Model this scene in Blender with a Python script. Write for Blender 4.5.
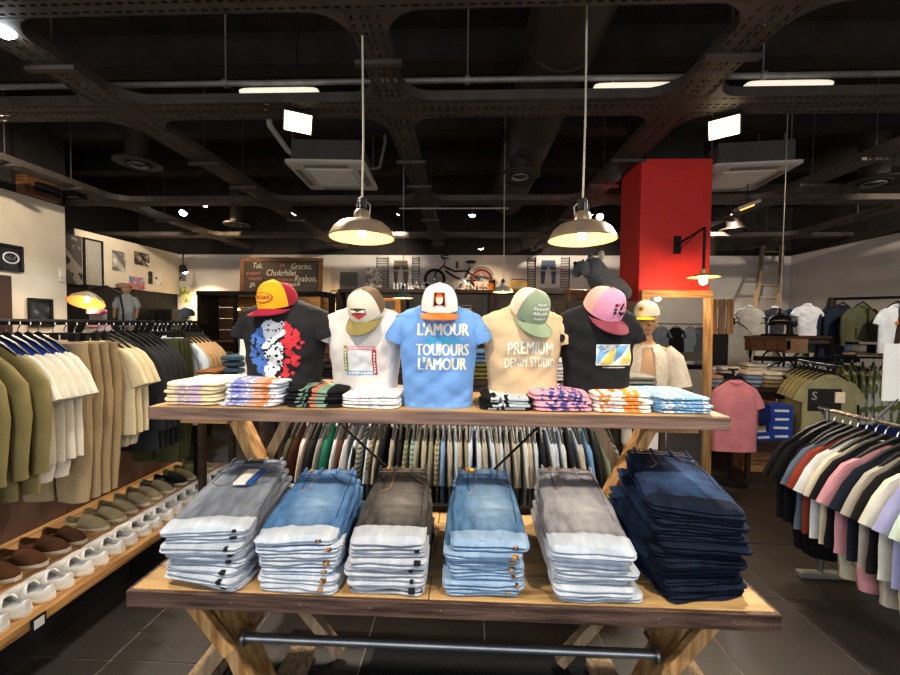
import bpy, bmesh, math, random
from mathutils import Vector, Matrix, noise
for o in list(bpy.data.objects): bpy.data.objects.remove(o)
S = bpy.context.scene
COL = S.collection
random.seed(7)
R = math.radians
PI = math.pi
# ------------------------------------------------------------------ camera, world, exposure, large lights
F = 385.0; EYE = 1.62
cd = bpy.data.cameras.new('camera'); cam = bpy.data.objects.new('camera', cd); COL.objects.link(cam)
cd.sensor_width = 36; cd.lens = 36 * F / 900; cd.clip_start = .02
CR = Matrix.Rotation(R(2.2), 3, 'Z') @ Matrix.Rotation(R(90 - 1.86), 3, 'X') @ Matrix.Rotation(R(.55), 3, 'Z')
cam.matrix_world = Matrix.Translation((0, 0, EYE)) @ CR.to_4x4()
S.camera = cam
S.view_settings.view_transform = 'Standard'; S.view_settings.look = 'None'
S.view_settings.gamma = 1; S.view_settings.use_curve_mapping = False
S.view_settings.exposure = 0.8
W = bpy.data.worlds.new('sky'); S.world = W; W.use_nodes = True
W.node_tree.nodes['Background'].inputs[0].default_value = (.62, .74, .9, 1)
W.node_tree.nodes['Background'].inputs[1].default_value = .6
def area(name, loc, aim, sx, sy, power, col):
    l = bpy.data.lights.new(name, 'AREA'); l.shape = 'RECTANGLE'; l.size = sx; l.size_y = sy; l.energy = power; l.color = col
    o = bpy.data.objects.new(name, l); COL.objects.link(o); o.location = loc
    o.rotation_euler = (Vector(aim) - Vector(loc)).to_track_quat('-Z', 'Y').to_euler(); return o
# daylight entering through the shop window behind the camera
area('window_daylight', (0, -3.75, 1.75), (0, 3, 1.2), 8.6, 2.6, 135, (.95, .97, 1))
def spot(name, loc, aim, power, col, size=70, blend=.6, rad=.06):
    l = bpy.data.lights.new(name, 'SPOT'); l.energy = power; l.color = col; l.spot_size = R(size); l.spot_blend = blend; l.shadow_soft_size = rad
    o = bpy.data.objects.new(name, l); COL.objects.link(o); o.location = loc
    o.rotation_euler = (Vector(aim) - Vector(loc)).to_track_quat('-Z', 'Y').to_euler(); return o
def point(name, loc, power, col, rad=.04):
    l = bpy.data.lights.new(name, 'POINT'); l.energy = power; l.color = col; l.shadow_soft_size = rad
    o = bpy.data.objects.new(name, l); COL.objects.link(o); o.location = loc; return o
ORD = ['first', 'second', 'third', 'fourth', 'fifth', 'sixth', 'seventh', 'eighth', 'ninth', 'tenth', 'eleventh', 'twelfth', 'thirteenth', 'fourteenth', 'fifteenth', 'sixteenth', 'seventeenth', 'eighteenth', 'nineteenth', 'twentieth', 'twenty-first', 'twenty-second', 'twenty-third', 'twenty-fourth']
WARM = (1, .74, .45); SOFT = (1, .87, .7); COOL = (.92, .97, 1)
def at(px, py, Y):
    d = CR @ Vector(((px - 450) / F, -(py - 337.5) / F, -1)); return Vector((0, 0, EYE)) + d * (Y / d.y)
def atz(px, py, Z):
    d = CR @ Vector(((px - 450) / F, -(py - 337.5) / F, -1)); return Vector((0, 0, EYE)) + d * ((Z - EYE) / d.z)
# ------------------------------------------------------------------ helpers
def NZ(x, y=0, z=0): return noise.noise(Vector((x, y, z)))
def lin(h):
    if not isinstance(h, str): return h
    h = h.lstrip('#'); v = [int(h[i:i + 2], 16) / 255 for i in (0, 2, 4)]
    return tuple(c / 12.92 if c <= .04045 else ((c + .055) / 1.055) ** 2.4 for c in v)
MATS = {}
def mat(name, col, rough=.85, var=.15, scale=6, bump=.0, bscale=80, metal=0, spec=.3, stretch=(1, 1, 1), col2=None, detail=4, coat=0, low=.35, high=.65):
    if name in MATS: return MATS[name]
    m = bpy.data.materials.new(name); m.use_nodes = True; nt = m.node_tree; N = nt.nodes; L = nt.links
    b = N['Principled BSDF']; c = lin(col)
    b.inputs['Roughness'].default_value = rough; b.inputs['Metallic'].default_value = metal
    b.inputs['Specular IOR Level'].default_value = spec; b.inputs['Coat Weight'].default_value = coat
    tc = N.new('ShaderNodeTexCoord'); mp = N.new('ShaderNodeMapping'); mp.inputs['Scale'].default_value = stretch
    L.new(tc.outputs['Object'], mp.inputs[0])
    n = N.new('ShaderNodeTexNoise'); n.inputs['Scale'].default_value = scale; n.inputs['Detail'].default_value = detail
    L.new(mp.outputs[0], n.inputs['Vector'])
    rp = N.new('ShaderNodeValToRGB'); L.new(n.outputs['Fac'], rp.inputs[0])
    c2 = lin(col2) if col2 else tuple(x * (1 - var) for x in c)
    c1 = c if col2 else tuple(min(1, x * (1 + var)) for x in c)
    rp.color_ramp.elements[0].position = low; rp.color_ramp.elements[1].position = high
    rp.color_ramp.elements[0].color = (*c2, 1); rp.color_ramp.elements[1].color = (*c1, 1)
    L.new(rp.outputs[0], b.inputs['Base Color'])
    if bump:
        n2 = N.new('ShaderNodeTexNoise'); n2.inputs['Scale'].default_value = bscale; n2.inputs['Detail'].default_value = 3
        L.new(mp.outputs[0], n2.inputs['Vector'])
        bp = N.new('ShaderNodeBump'); bp.inputs['Strength'].default_value = bump; bp.inputs['Distance'].default_value = .01
        L.new(n2.outputs['Fac'], bp.inputs['Height']); L.new(bp.outputs[0], b.inputs['Normal'])
    MATS[name] = m; m['node_col'] = True
    return m
def fab(h): return mat('fabric_' + h.strip('#'), h, .92, .10, 7, .18, 110, spec=.15)
def emit(name, col, s):
    if name in MATS: return MATS[name]
    m = bpy.data.materials.new(name); m.use_nodes = True; b = m.node_tree.nodes['Principled BSDF']
    b.inputs['Base Color'].default_value = (*lin(col), 1); b.inputs['Emission Color'].default_value = (*lin(col), 1); b.inputs['Emission Strength'].default_value = s
    MATS[name] = m; return m
def printmat(name, base, cols, half=.09, scale=38, thr=.5, stretch=(1, .35, 1), cx=0, blockmix=1.0):
    """cloth with a flat print: blotchy lettering inside a band of local x, colours side by side"""
    m = mat(name, base, .92, .08, 7, .3, 90, spec=.15); nt = m.node_tree; N = nt.nodes; L = nt.links
    b = N['Principled BSDF']; src = b.inputs['Base Color'].links[0].from_socket
    tc = N.new('ShaderNodeTexCoord'); sp = N.new('ShaderNodeSeparateXYZ'); L.new(tc.outputs['Object'], sp.inputs[0])
    mp = N.new('ShaderNodeMapping'); mp.inputs['Scale'].default_value = stretch; L.new(tc.outputs['Object'], mp.inputs[0])
    n = N.new('ShaderNodeTexNoise'); n.inputs['Scale'].default_value = scale; n.inputs['Detail'].default_value = 1; L.new(mp.outputs[0], n.inputs['Vector'])
    gt = N.new('ShaderNodeMath'); gt.operation = 'GREATER_THAN'; gt.inputs[1].default_value = thr; L.new(n.outputs['Fac'], gt.inputs[0])
    sh = N.new('ShaderNodeMath'); sh.operation = 'SUBTRACT'; sh.inputs[1].default_value = cx; L.new(sp.outputs['X'], sh.inputs[0])
    ab = N.new('ShaderNodeMath'); ab.operation = 'ABSOLUTE'; L.new(sh.outputs[0], ab.inputs[0])
    lt = N.new('ShaderNodeMath'); lt.operation = 'LESS_THAN'; lt.inputs[1].default_value = half; L.new(ab.outputs[0], lt.inputs[0])
    mu = N.new('ShaderNodeMath'); mu.operation = 'MULTIPLY'; L.new(gt.outputs[0], mu.inputs[0]); L.new(lt.outputs[0], mu.inputs[1])
    mr = N.new('ShaderNodeMapRange'); mr.inputs['From Min'].default_value = -half; mr.inputs['From Max'].default_value = half; L.new(sh.outputs[0], mr.inputs['Value'])
    rp = N.new('ShaderNodeValToRGB'); rp.color_ramp.interpolation = 'CONSTANT'; L.new(mr.outputs[0], rp.inputs[0])
    rp.color_ramp.elements[0].color = (*lin(cols[0]), 1); rp.color_ramp.elements[1].color = (*lin(cols[-1]), 1)
    rp.color_ramp.elements[1].position = (len(cols) - 1) / len(cols) if len(cols) > 1 else 1
    for i, c in enumerate(cols[1:-1]):
        e = rp.color_ramp.elements.new((i + 1) / len(cols)); e.color = (*lin(c), 1)
    mx = N.new('ShaderNodeMix'); mx.data_type = 'RGBA'; L.new(mu.outputs[0], mx.inputs['Factor']); L.new(src, mx.inputs['A']); L.new(rp.outputs[0], mx.inputs['B'])
    L.new(mx.outputs['Result'], b.inputs['Base Color']); return m
def stripemat(name, a, c, freq=90, axis='Z'):
    m = mat(name, a, .92, .06, 7, .3, 90, spec=.15); nt = m.node_tree; N = nt.nodes; L = nt.links
    b = N['Principled BSDF']; src = b.inputs['Base Color'].links[0].from_socket
    tc = N.new('ShaderNodeTexCoord'); w = N.new('ShaderNodeTexWave'); w.bands_direction = axis; w.inputs['Scale'].default_value = freq / 20; L.new(tc.outputs['Object'], w.inputs[0])
    gt = N.new('ShaderNodeMath'); gt.operation = 'GREATER_THAN'; gt.inputs[1].default_value = .62; L.new(w.outputs['Fac'], gt.inputs[0])
    mx = N.new('ShaderNodeMix'); mx.data_type = 'RGBA'; mx.inputs['B'].default_value = (*lin(c), 1); L.new(gt.outputs[0], mx.inputs['Factor']); L.new(src, mx.inputs['A'])
    L.new(mx.outputs['Result'], b.inputs['Base Color']); return m

class MB:
    def __init__(s): s.v = []; s.f = []
    def add(s, vs, fs):
        n = len(s.v); s.v += [tuple(p) for p in vs]; s.f += [tuple(i + n for i in f) for f in fs]; return s
    def box(s, a, b, M=None):
        (x0, y0, z0), (x1, y1, z1) = a, b
        vs = [Vector(p) for p in ((x0, y0, z0), (x1, y0, z0), (x1, y1, z0), (x0, y1, z0), (x0, y0, z1), (x1, y0, z1), (x1, y1, z1), (x0, y1, z1))]
        if M: vs = [M @ p for p in vs]
        return s.add(vs, [(0, 3, 2, 1), (4, 5, 6, 7), (0, 1, 5, 4), (1, 2, 6, 5), (2, 3, 7, 6), (3, 0, 4, 7)])
    def beam(s, p, q, w, h, up=(0, 0, 1)):
        p = Vector(p); q = Vector(q); d = (q - p).normalized(); u = Vector(up)
        if abs(d.dot(u)) > .98: u = Vector((0, 1, 0))
        sd = d.cross(u).normalized(); u = sd.cross(d)
        vs = []
        for c in (p, q):
            for a, b in ((-1, -1), (1, -1), (1, 1), (-1, 1)): vs.append(c + sd * a * w / 2 + u * b * h / 2)
        return s.add(vs, [(3, 2, 1, 0), (4, 5, 6, 7), (0, 1, 5, 4), (1, 2, 6, 5), (2, 3, 7, 6), (3, 0, 4, 7)])
    def loft(s, rings, cap=True, closed=True):
        n = len(rings[0]); vs = [p for r in rings for p in r]; fs = []
        for i in range(len(rings) - 1):
            for j in range(n if closed else n - 1):
                k = (j + 1) % n; fs.append((i * n + j, i * n + k, (i + 1) * n + k, (i + 1) * n + j))
        if cap:
            fs.append(tuple(range(n - 1, -1, -1))); m = (len(rings) - 1) * n; fs.append(tuple(range(m, m + n)))
        return s.add(vs, fs)
    def tube(s, pts, r, n=8, cap=True):
        pts = [Vector(p) for p in pts]; rings = []; pu = None
        for i, p in enumerate(pts):
            d = (pts[min(i + 1, len(pts) - 1)] - pts[max(i - 1, 0)]).normalized()
            u = pu if pu is not None else (Vector((0, 0, 1)) if abs(d.z) < .9 else Vector((1, 0, 0)))
            sd = d.cross(u)
            if sd.length < 1e-5: u = Vector((1, .1, 0)); sd = d.cross(u)
            sd.normalize(); u = sd.cross(d).normalized(); pu = u
            rr = r[i] if isinstance(r, (list, tuple)) else r
            rings.append([p + (sd * math.cos(2 * PI * k / n) + u * math.sin(2 * PI * k / n)) * rr for k in range(n)])
        return s.loft(rings, cap)
    def lathe(s, prof, n=24, c=(0, 0, 0), axis='z', cap=True):
        rings = []
        for r, z in prof:
            ring = []
            for k in range(n):
                a = 2 * PI * k / n; p = (r * math.cos(a), r * math.sin(a), z)
                if axis == 'y': p = (p[0], p[2], p[1])
                if axis == 'x': p = (p[2], p[0], p[1])
                ring.append((p[0] + c[0], p[1] + c[1], p[2] + c[2]))
            rings.append(ring)
        if cap is None: rings.append(rings[0])
        return s.loft(rings, cap is True)
    def poly(s, pts, d):
        """prism: outline pts extruded by vector d"""
        d = Vector(d); n = len(pts); vs = [Vector(p) for p in pts] + [Vector(p) + d for p in pts]
        fs = [tuple(range(n)), tuple(range(2 * n - 1, n - 1, -1))] + [(i, i + n, (i + 1) % n + n, (i + 1) % n) for i in range(n)]
        return s.add(vs, fs)
    def sup(s, w, l, t, e1=.3, e2=.5, c=(0, 0, 0), nu=20, nv=9, amp=0, seed=0, fn=None):
        """superellipsoid slab, sizes full w,l,t, base at z=0"""
        sp = lambda x, e: math.copysign(abs(x) ** e, x)
        rings = []
        for j in range(1, nv):
            ph = -PI / 2 + PI * j / nv; ring = []
            for i in range(nu):
                th = 2 * PI * i / nu
                x = w / 2 * sp(math.cos(ph), e2) * sp(math.cos(th), e1); y = l / 2 * sp(math.cos(ph), e2) * sp(math.sin(th), e1); z = t / 2 * sp(math.sin(ph), e2) + t / 2
                if amp:
                    x += amp * NZ(x * 9 + seed, y * 9, z * 14); y += amp * NZ(x * 9, y * 9 + seed, z * 14 + 5); z += amp * .5 * NZ(x * 12, y * 12, seed + z * 10)
                p = (x, y, z)
                if fn: p = fn(*p)
                ring.append((p[0] + c[0], p[1] + c[1], p[2] + c[2]))
            rings.append(ring)
        return s.loft(rings)
    def mesh(s, name, smooth=True, ang=40):
        me = bpy.data.meshes.new(name); me.from_pydata(s.v, [], s.f)
        bm = bmesh.new(); bm.from_mesh(me); bmesh.ops.recalc_face_normals(bm, faces=bm.faces)
        if smooth:
            for f in bm.faces: f.smooth = True
            for e in bm.edges:
                if len(e.link_faces) == 2 and e.calc_face_angle(0) > R(ang): e.smooth = False
        bm.to_mesh(me); bm.free(); return me
    def build(s, name, m, parent=None, smooth=True, ang=40, bevel=0):
        me = s.mesh(name, smooth, ang); me.materials.append(m)
        return link(name, me, parent, None, bevel)
def link(name, me, parent=None, m=None, bevel=0):
    o = bpy.data.objects.new(name, me); COL.objects.link(o)
    if m is not None: o.material_slots[0].link = 'OBJECT'; o.material_slots[0].material = m
    if parent: o.parent = parent
    if bevel:
        b = o.modifiers.new('bevel', 'BEVEL'); b.width = bevel; b.segments = 2; b.limit_method = 'ANGLE'
    return o
def tag(o, label, cat, group=None):
    o['label'] = label; o['category'] = cat
    if group: o['group'] = group
    return o
def thing(name, label, cat, loc=(0, 0, 0), rz=0, group=None, rot=None):
    o = bpy.data.objects.new(name, None); COL.objects.link(o); o.empty_display_size = .1
    o.location = loc; o.rotation_euler = rot if rot else (0, 0, rz); return tag(o, label, cat, group)
def struct(o): o['kind'] = 'structure'; return o
def place(o, loc, rz=0): o.location = loc; o.rotation_euler = (0, 0, rz); return o
# flat lettering, made once as triangles so that it can be bent over curved cloth
TXT = {}
def text(sx, size=.1, bold=0.0, shear=0.0, align='CENTER', space=1.0):
    k = (sx, size, bold, shear, align, space)
    if k not in TXT:
        cu = bpy.data.curves.new('t', 'FONT'); cu.body = sx; cu.size = size; cu.offset = bold * size; cu.shear = shear; cu.align_x = align; cu.align_y = 'CENTER'; cu.resolution_u = 2; cu.space_character = space
        o = bpy.data.objects.new('t', cu); COL.objects.link(o); bpy.context.view_layer.update()
        me = o.evaluated_get(bpy.context.evaluated_depsgraph_get()).to_mesh()
        V = [list(v.co) for v in me.vertices]; P = [tuple(p.vertices) for p in me.polygons]
        if 'J' in sx:   # lift the hook of the capital J onto the baseline
            par = list(range(len(V)))
            def fd(i):
                while par[i] != i: i = par[i]
                return i
            for p in P:
                for i in p[1:]: par[fd(i)] = fd(p[0])
            comp = {}
            for i in range(len(V)): comp.setdefault(fd(i), []).append(i)
            lows = sorted(min(V[i][1] for i in c) for c in comp.values()); lo = lows[len(lows) // 2]
            for c in comp.values():
                a, b = min(V[i][1] for i in c), max(V[i][1] for i in c)
                if a < lo - .05 * size:
                    for i in c: V[i][1] = lo + (V[i][1] - a) * (b - lo) / (b - a)
        TXT[k] = ([tuple(v) for v in V], P)
        bpy.data.objects.remove(o); bpy.data.curves.remove(cu)
    return TXT[k]
def text_on(fn, sx, size=.1, bold=0.0, shear=0.0, align='CENTER', space=1.0, sub=0):
    v, f = text(sx, size, 0.0, shear, align, space); m = MB()
    def rec(a, b, c, n):
        if n < 5 and max((p[0] - q[0]) ** 2 + (p[1] - q[1]) ** 2 for p, q in ((a, b), (b, c), (c, a))) > sub * sub:
            x, y, z = [((p[0] + q[0]) / 2, (p[1] + q[1]) / 2) for p, q in ((a, b), (b, c), (c, a))]
            for t in ((a, x, z), (x, b, y), (z, y, c), (x, y, z)): rec(*t, n + 1)
        else: m.add([fn(*p) for p in (a, b, c)], [(0, 1, 2)])
    for d in ((0,) if bold <= 0 else (-1, 0, 1)):
        pts = [(p[0] + d * bold * size, p[1]) for p in v]
        if not sub: m.add([fn(*p) for p in pts], f)
        else:
            for face in f:
                for i in range(1, len(face) - 1): rec(pts[face[0]], pts[face[i]], pts[face[i + 1]], 0)
    return m
# ------------------------------------------------------------------ shared materials
BLACK = mat('black_paint', '#141312', .6, .15, 10)
BLACKM = mat('black_steel', '#1a191a', .45, .2, 12, metal=.6)
STEEL = mat('brushed_steel', '#8b8d90', .35, .15, 10, metal=.9)
GALV = mat('galvanised_pipe', '#8a8580', .5, .15, 10, metal=.4)
CHROME = mat('chrome', '#d0d0d0', .2, .05, 10, metal=1)
WALL = mat('wall_cream', '#d9cbb4', .9, .05, 3, .15, 120)
WALLG = mat('wall_grey', '#c2bbb3', .9, .05, 3, .15, 120)
CEIL = mat('ceiling_black', '#26221f', .95, .25, 4)
RED = mat('red_paint', '#c62a22', .6, .06, 5)
WHITEP = mat('white_plastic', '#d8d3c8', .55, .04, 5)
PINE = mat('pine_wood', '#c49c68', .6, .3, 5, .25, 40, stretch=(7, 7, .6), col2='#8d6133')
PINEX = mat('pine_wood_lengthwise', '#c2925a', .6, .3, 5, .25, 40, stretch=(.7, 7, 7), col2='#86592f')
PINEY = mat('pine_wood_depthwise', '#bd9059', .65, .3, 5, .25, 40, stretch=(7, .7, 7), col2='#7d5530')
OLDW = mat('weathered_wood', '#a38a6b', .75, .3, 6, .3, 40, stretch=(7, 7, .7), col2='#76604a')
OAKX = mat('table_board_wood', '#bf9b68', .55, .3, 4, .2, 40, stretch=(.8, 6, 6), col2='#7d5f3e', low=.3, high=.55)
EDGE = mat('dark_edge_wood', '#8a6e60', .6, .3, 6, .35, 50, stretch=(.5, 8, 8), col2='#57443b')
EDGE2 = mat('dark_edge_metal', '#6b5247', .45, .3, 8, .3, 60, stretch=(.5, 6, 6), col2='#33261f', metal=.3)
DARKW = mat('dark_stained_wood', '#3a2a20', .6, .3, 6, .2, 40, stretch=(.8, 8, 8), col2='#20160f')
BROWNW = mat('brown_wood', '#6d4526', .6, .3, 6, .2, 40, stretch=(.8, 8, 8), col2='#43290f')
SKIN = mat('mannequin_skin', '#b98a66', .6, .05, 5)
IRON = mat('cast_iron', '#181614', .55, .2, 12, metal=.5)
HANG = mat('hanger_black', '#121212', .4, .1, 10)
PAPER = mat('white_paper', '#e4e2dd', .8, .03, 5)
# ------------------------------------------------------------------ the setting
XL, XR, YB, YF, TOPW, TOPC = -5.55, 7.1, 8.75, -3.5, 3.2, 4.4
# floor slab (joints) with single tiles on it
GROUT = mat('grout', '#a0968a', .9, .1, 10)
TILE = mat('floor_tile', '#2d2723', .5, .25, 3.5, .06, 60, spec=.45, col2='#211d1a', coat=0)
fl = struct(MB().box((-7.6, YF, -.06), (XR + .1, YB + .1, -.004)).build('floor', GROUT, smooth=False))
tm = MB().box((-.297, -.297, -.0115), (.297, .297, 0)).mesh('tile', False); tm.materials.append(TILE)
cells = []
for i in range(-13, 13):
    for j in range(-10, 12):
        x = .42 + .6 * i; y = 2.03 + .6 * j
        if -7.6 < x - .3 and x < XR - .2 and YF < y - .3 and y < YB: cells.append((abs(x) > .9 * max(y, .1) * 1.5 + .6 or y < .8, y, x))
cells.sort()
rest = MB()
for k, (far, y, x) in enumerate(cells):
    if k < 260 and not far: o = link('tile', tm, fl); o.location = (x, y, 0)
    else: rest.box((x - .297, y - .297, -.0115), (x + .297, y + .297, 0))
o = rest.build('tile_field', TILE, fl, False); o['kind'] = 'stuff'
struct(MB().box((-7.6, YF, TOPC), (XR + .1, YB + .1, TOPC + .1)).build('ceiling', CEIL, smooth=False))
def wall(name, a, b, m=WALL): return struct(MB().box(a, b).build(name, m, smooth=False))
wall('wall_back', (-7.6, YB, 0), (XR + .1, YB + .12, TOPW), WALLG)
wall('wall_upper_back', (-7.6, YB - .03, TOPW), (XR + .1, YB + .12, TOPC), CEIL)
wall('wall_right', (XR, YF, 0), (XR + .12, YB, TOPW), WALLG)
wall('wall_upper_right', (XR - .03, YF, TOPW), (XR + .12, YB, TOPC), CEIL)
wall('wall_left', (XL - .14, YF, 0), (XL, 5.17, TOPW), WALL)
wall('wall_upper_left', (XL - .14, YF, TOPW), (XL + .02, 5.17, TOPC), CEIL)
wall('wall_recess', (-7.75, 5.0, 0), (-7.6, YB, TOPC), BLACK)
wall('wall_recess_end', (-7.6, 5.0, 0), (XL - .14, 5.16, TOPC), BLACK)
# shop front behind the camera: wall with a wide glazed opening
wf = wall('wall_front', (-7.6, YF - .15, 0), (XR + .1, YF, .25), WALLG)
wall('wall_front_head', (-7.6, YF - .15, 3.1), (XR + .1, YF, TOPC), CEIL)
wall('wall_front_side', (4.6, YF - .15, .25), (XR + .1, YF, 3.1), WALLG)
wall('wall_front_pier', (-7.6, YF - .15, .25), (-4.6, YF, 3.1), WALLG)
gm = bpy.data.materials.new('window_glass'); gm.use_nodes = True
_n = gm.node_tree.nodes; _b = _n['Principled BSDF']; _t = _n.new('ShaderNodeBsdfTransparent'); _m = _n.new('ShaderNodeMixShader'); _m.inputs[0].default_value = .08
_b.inputs['Roughness'].default_value = .02; _b.inputs['Base Color'].default_value = (.01, .01, .01, 1)
gm.node_tree.links.new(_t.outputs[0], _m.inputs[1]); gm.node_tree.links.new(_b.outputs[0], _m.inputs[2]); gm.node_tree.links.new(_m.outputs[0], _n['Material Output'].inputs[0])
win = MB()
for x in (-4.58, -2.3, 0, 2.3, 4.58): win.box((x - .03, YF - .1, .25), (x + .03, YF - .02, 3.1))
win.box((-4.6, YF - .1, .25), (4.6, YF - .02, .31)); win.box((-4.6, YF - .1, 3.04), (4.6, YF - .02, 3.1))
wo = struct(win.build('window_1', BLACKM, smooth=False))
for x in (-4.55, -2.27, .03, 2.33):
    MB().box((x, YF - .07, .31), (x + 2.22, YF - .06, 3.04)).build('pane', gm, wo, False)
# raised dark joists under the ceiling
for k in range(7):
    struct(MB().box((-7.5, 1.2 + 1.25 * k, TOPC - .3), (XR, 1.4 + 1.25 * k, TOPC)).build('trim_%d' % (k + 1), CEIL, smooth=False))
# bulkhead in the back left corner that carries the posters
wall('wall_bulkhead', (-6.8, 6.35, 2.27), (-6.65, YB, TOPW), WALL)
wall('wall_recess_low', (-6.8, 5.17, 0), (-6.7, YB, 2.27), BLACK)
# red pillar
PX0, PX1, PY0, PY1 = 1.76, 2.46, 4.0, 4.5
struct(MB().box((PX0, PY0, 0), (PX1, PY1, 3.31)).build('wall_pillar', RED, smooth=False, bevel=.006))
struct(MB().box((PX0 + .06, PY0 + .06, 3.31), (PX1 - .06, PY1 - .06, TOPC)).build('wall_pillar_head', CEIL, smooth=False))
# ------------------------------------------------------------------ cable trays with slots and rounded junctions
TRAY = mat('tray_black_steel', '#423a34', .6, .2, 6, metal=.15)
TZ = 3.3
def tray(name, axis, c, a, b, w, label):
    root = thing(name, label, 'cable tray', ((a + b) / 2, c, TZ) if axis == 'x' else (c, (a + b) / 2, TZ))
    L = b - a; m = MB(); rows = [(-w / 2, -w / 2 + .02, 0), (-w / 2 + .02, -w / 2 + .034, 1), (-w / 2 + .034, -.025, 0), (-.025, -.011, 1), (-.011, .011, 0), (.011, .025, 1), (.025, w / 2 - .034, 0), (w / 2 - .034, w / 2 - .02, 1), (w / 2 - .02, w / 2, 0)]
    n = int(L / .06)
    T = (lambda u, v, z: (u, v, z)) if axis == 'x' else (lambda u, v, z: (v, u, z))
    for p, q, slot in rows:
        if not slot: m.add([T(-L / 2, p, 0), T(L / 2, p, 0), T(L / 2, q, 0), T(-L / 2, q, 0)], [(0, 1, 2, 3)])
        else:
            for k in range(n):
                u = -L / 2 + L * k / n; m.add([T(u, p, 0), T(u + .026, p, 0), T(u + .026, q, 0), T(u, q, 0)], [(0, 1, 2, 3)])
    m.build('tray_bottom', TRAY, root, False)
    for s in (-1, 1):
        e = MB(); e.box(*[T(*p) for p in ((-L / 2, s * w / 2 - .002, 0), (L / 2, s * w / 2 + .002, .07))]) if axis == 'x' else e.box((s * w / 2 - .002, -L / 2, 0), (s * w / 2 + .002, L / 2, .07))
        e.build('side_rail', TRAY, root, False)
    return root
XT = [(-4.95, .2), (-2.75, .24), (-.57, .2), (1.63, .24), (4.02, .2), (6.0, .2)]
YT = [(2.0, .2), (3.05, .24), (5.35, .22), (7.4, .22)]
for y, w in YT:
    tray('cable_tray', 'x', y, -7.4, 7.0, w, {2.0: 'black slotted cable tray crossing overhead in front of the pendant cords', 3.05: 'long black slotted cable tray beneath the grey conduit pipe', 5.35: 'black cable tray crossing behind the ceiling air conditioners', 7.4: 'black cable tray crossing above the bicycle shelf'}[y])
LX = {-4.95: 'black cable tray running back above the left wall', -2.75: 'black cable tray running back above the round vent left of the air conditioner', -.57: 'black slotted cable tray running back beside the left pendant cord', 1.63: 'black cable tray running back to the red pillar', 4.02: 'black cable tray running back beside the right air conditioner', 6.0: 'black cable tray running back along the right wall'}
for x, w in XT:
    r = tray('cable_tray', 'y', x, -1.5, 8.6, w, LX[x]); r.location.z = TZ + .004
    # rounded corner plates at each crossing and threaded hanger rods
    for y, wy in YT:
        for sx in (-1, 1):
            for sy in (-1, 1):
                rr = .22; cx, cy = x + sx * (w / 2), y + sy * (wy / 2)
                pts = [(cx, cy, TZ - .001)] + [(cx + sx * rr - sx * rr * math.cos(a), cy + sy * rr - sy * rr * math.sin(a), TZ - .001) for a in [PI / 2 * k / 6 for k in range(7)]][::-1]
                g = MB(); pl = [(p[0] - r.location.x, p[1] - r.location.y, p[2] - r.location.z) for p in pts]; g.poly(pl, (0, 0, .004))
                arc = pl[1:]; g.loft([[a_, (a_[0], a_[1], a_[2] + .07)] for a_ in arc], False, False)
                g.build('corner_plate', TRAY, r, False)
    for y in (1.4, 2.5, 4.0, 4.7, 6.2, 8.0):
        MB().tube([(s_, y - r.location.y, .02) for s_ in (0,)] + [(0, y - r.location.y, TOPC - TZ - .01)], .006, 6).build('hanger_rod', TRAY, r)
        MB().box((-w / 2 - .05, y - r.location.y - .02, -.03), (w / 2 + .05, y - r.location.y + .02, -.002)).build('support_bracket', TRAY, r, False)
# grey conduit above the tray
p = thing('conduit_pipe', 'long grey conduit pipe running across under the black ceiling', 'pipe', (0, 3.02, 3.5))
MB().tube([(-7.3, 0, 0), (4.35, 0, 0), (4.42, .02, -.0), (4.42, .1, -.01), (4.2, 1.2, -.02)], .022, 10).build('pipe_run', GALV, p)
for x in (-6, -3.9, -1.9, .0, 2.2, 4.2):
    MB().tube([(x, 0, -.02), (x, 0, .9)], .006, 6).build('hanger_rod', GALV, p)
    MB().lathe([(.024, -.02), (.032, -.02), (.032, .02), (.024, .02)], 12, (x, 0, 0), 'x', None).build('clip', GALV, p)
for x in (-3.0, -.6, 1.1): MB().tube([(x, 0, 0), (x, 0, -.19)], .01, 8).build('drop_pipe', GALV, p)
# slim light battens lying on the trays
BATT = emit('batten_glow', '#f2e6cf', .5)
for x, y, lb in ((-1.45, 2.98, 'slim cream batten on the slotted tray between the left cord and the air conditioner'), (1.25, 2.98, 'slim cream batten on the slotted tray over the right pendant'), (2.35, 2.98, 'slim cream batten on the slotted tray beside the right floodlight')):
    q = thing('light_batten', lb, 'batten', (x, y, TZ + .078)); MB().sup(.62, .07, .05, .25, .5).build('housing', BATT, q); MB().box((-.3, -.012, -.004), (.3, .012, .002)).build('base_strip', GALV, q)
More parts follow.
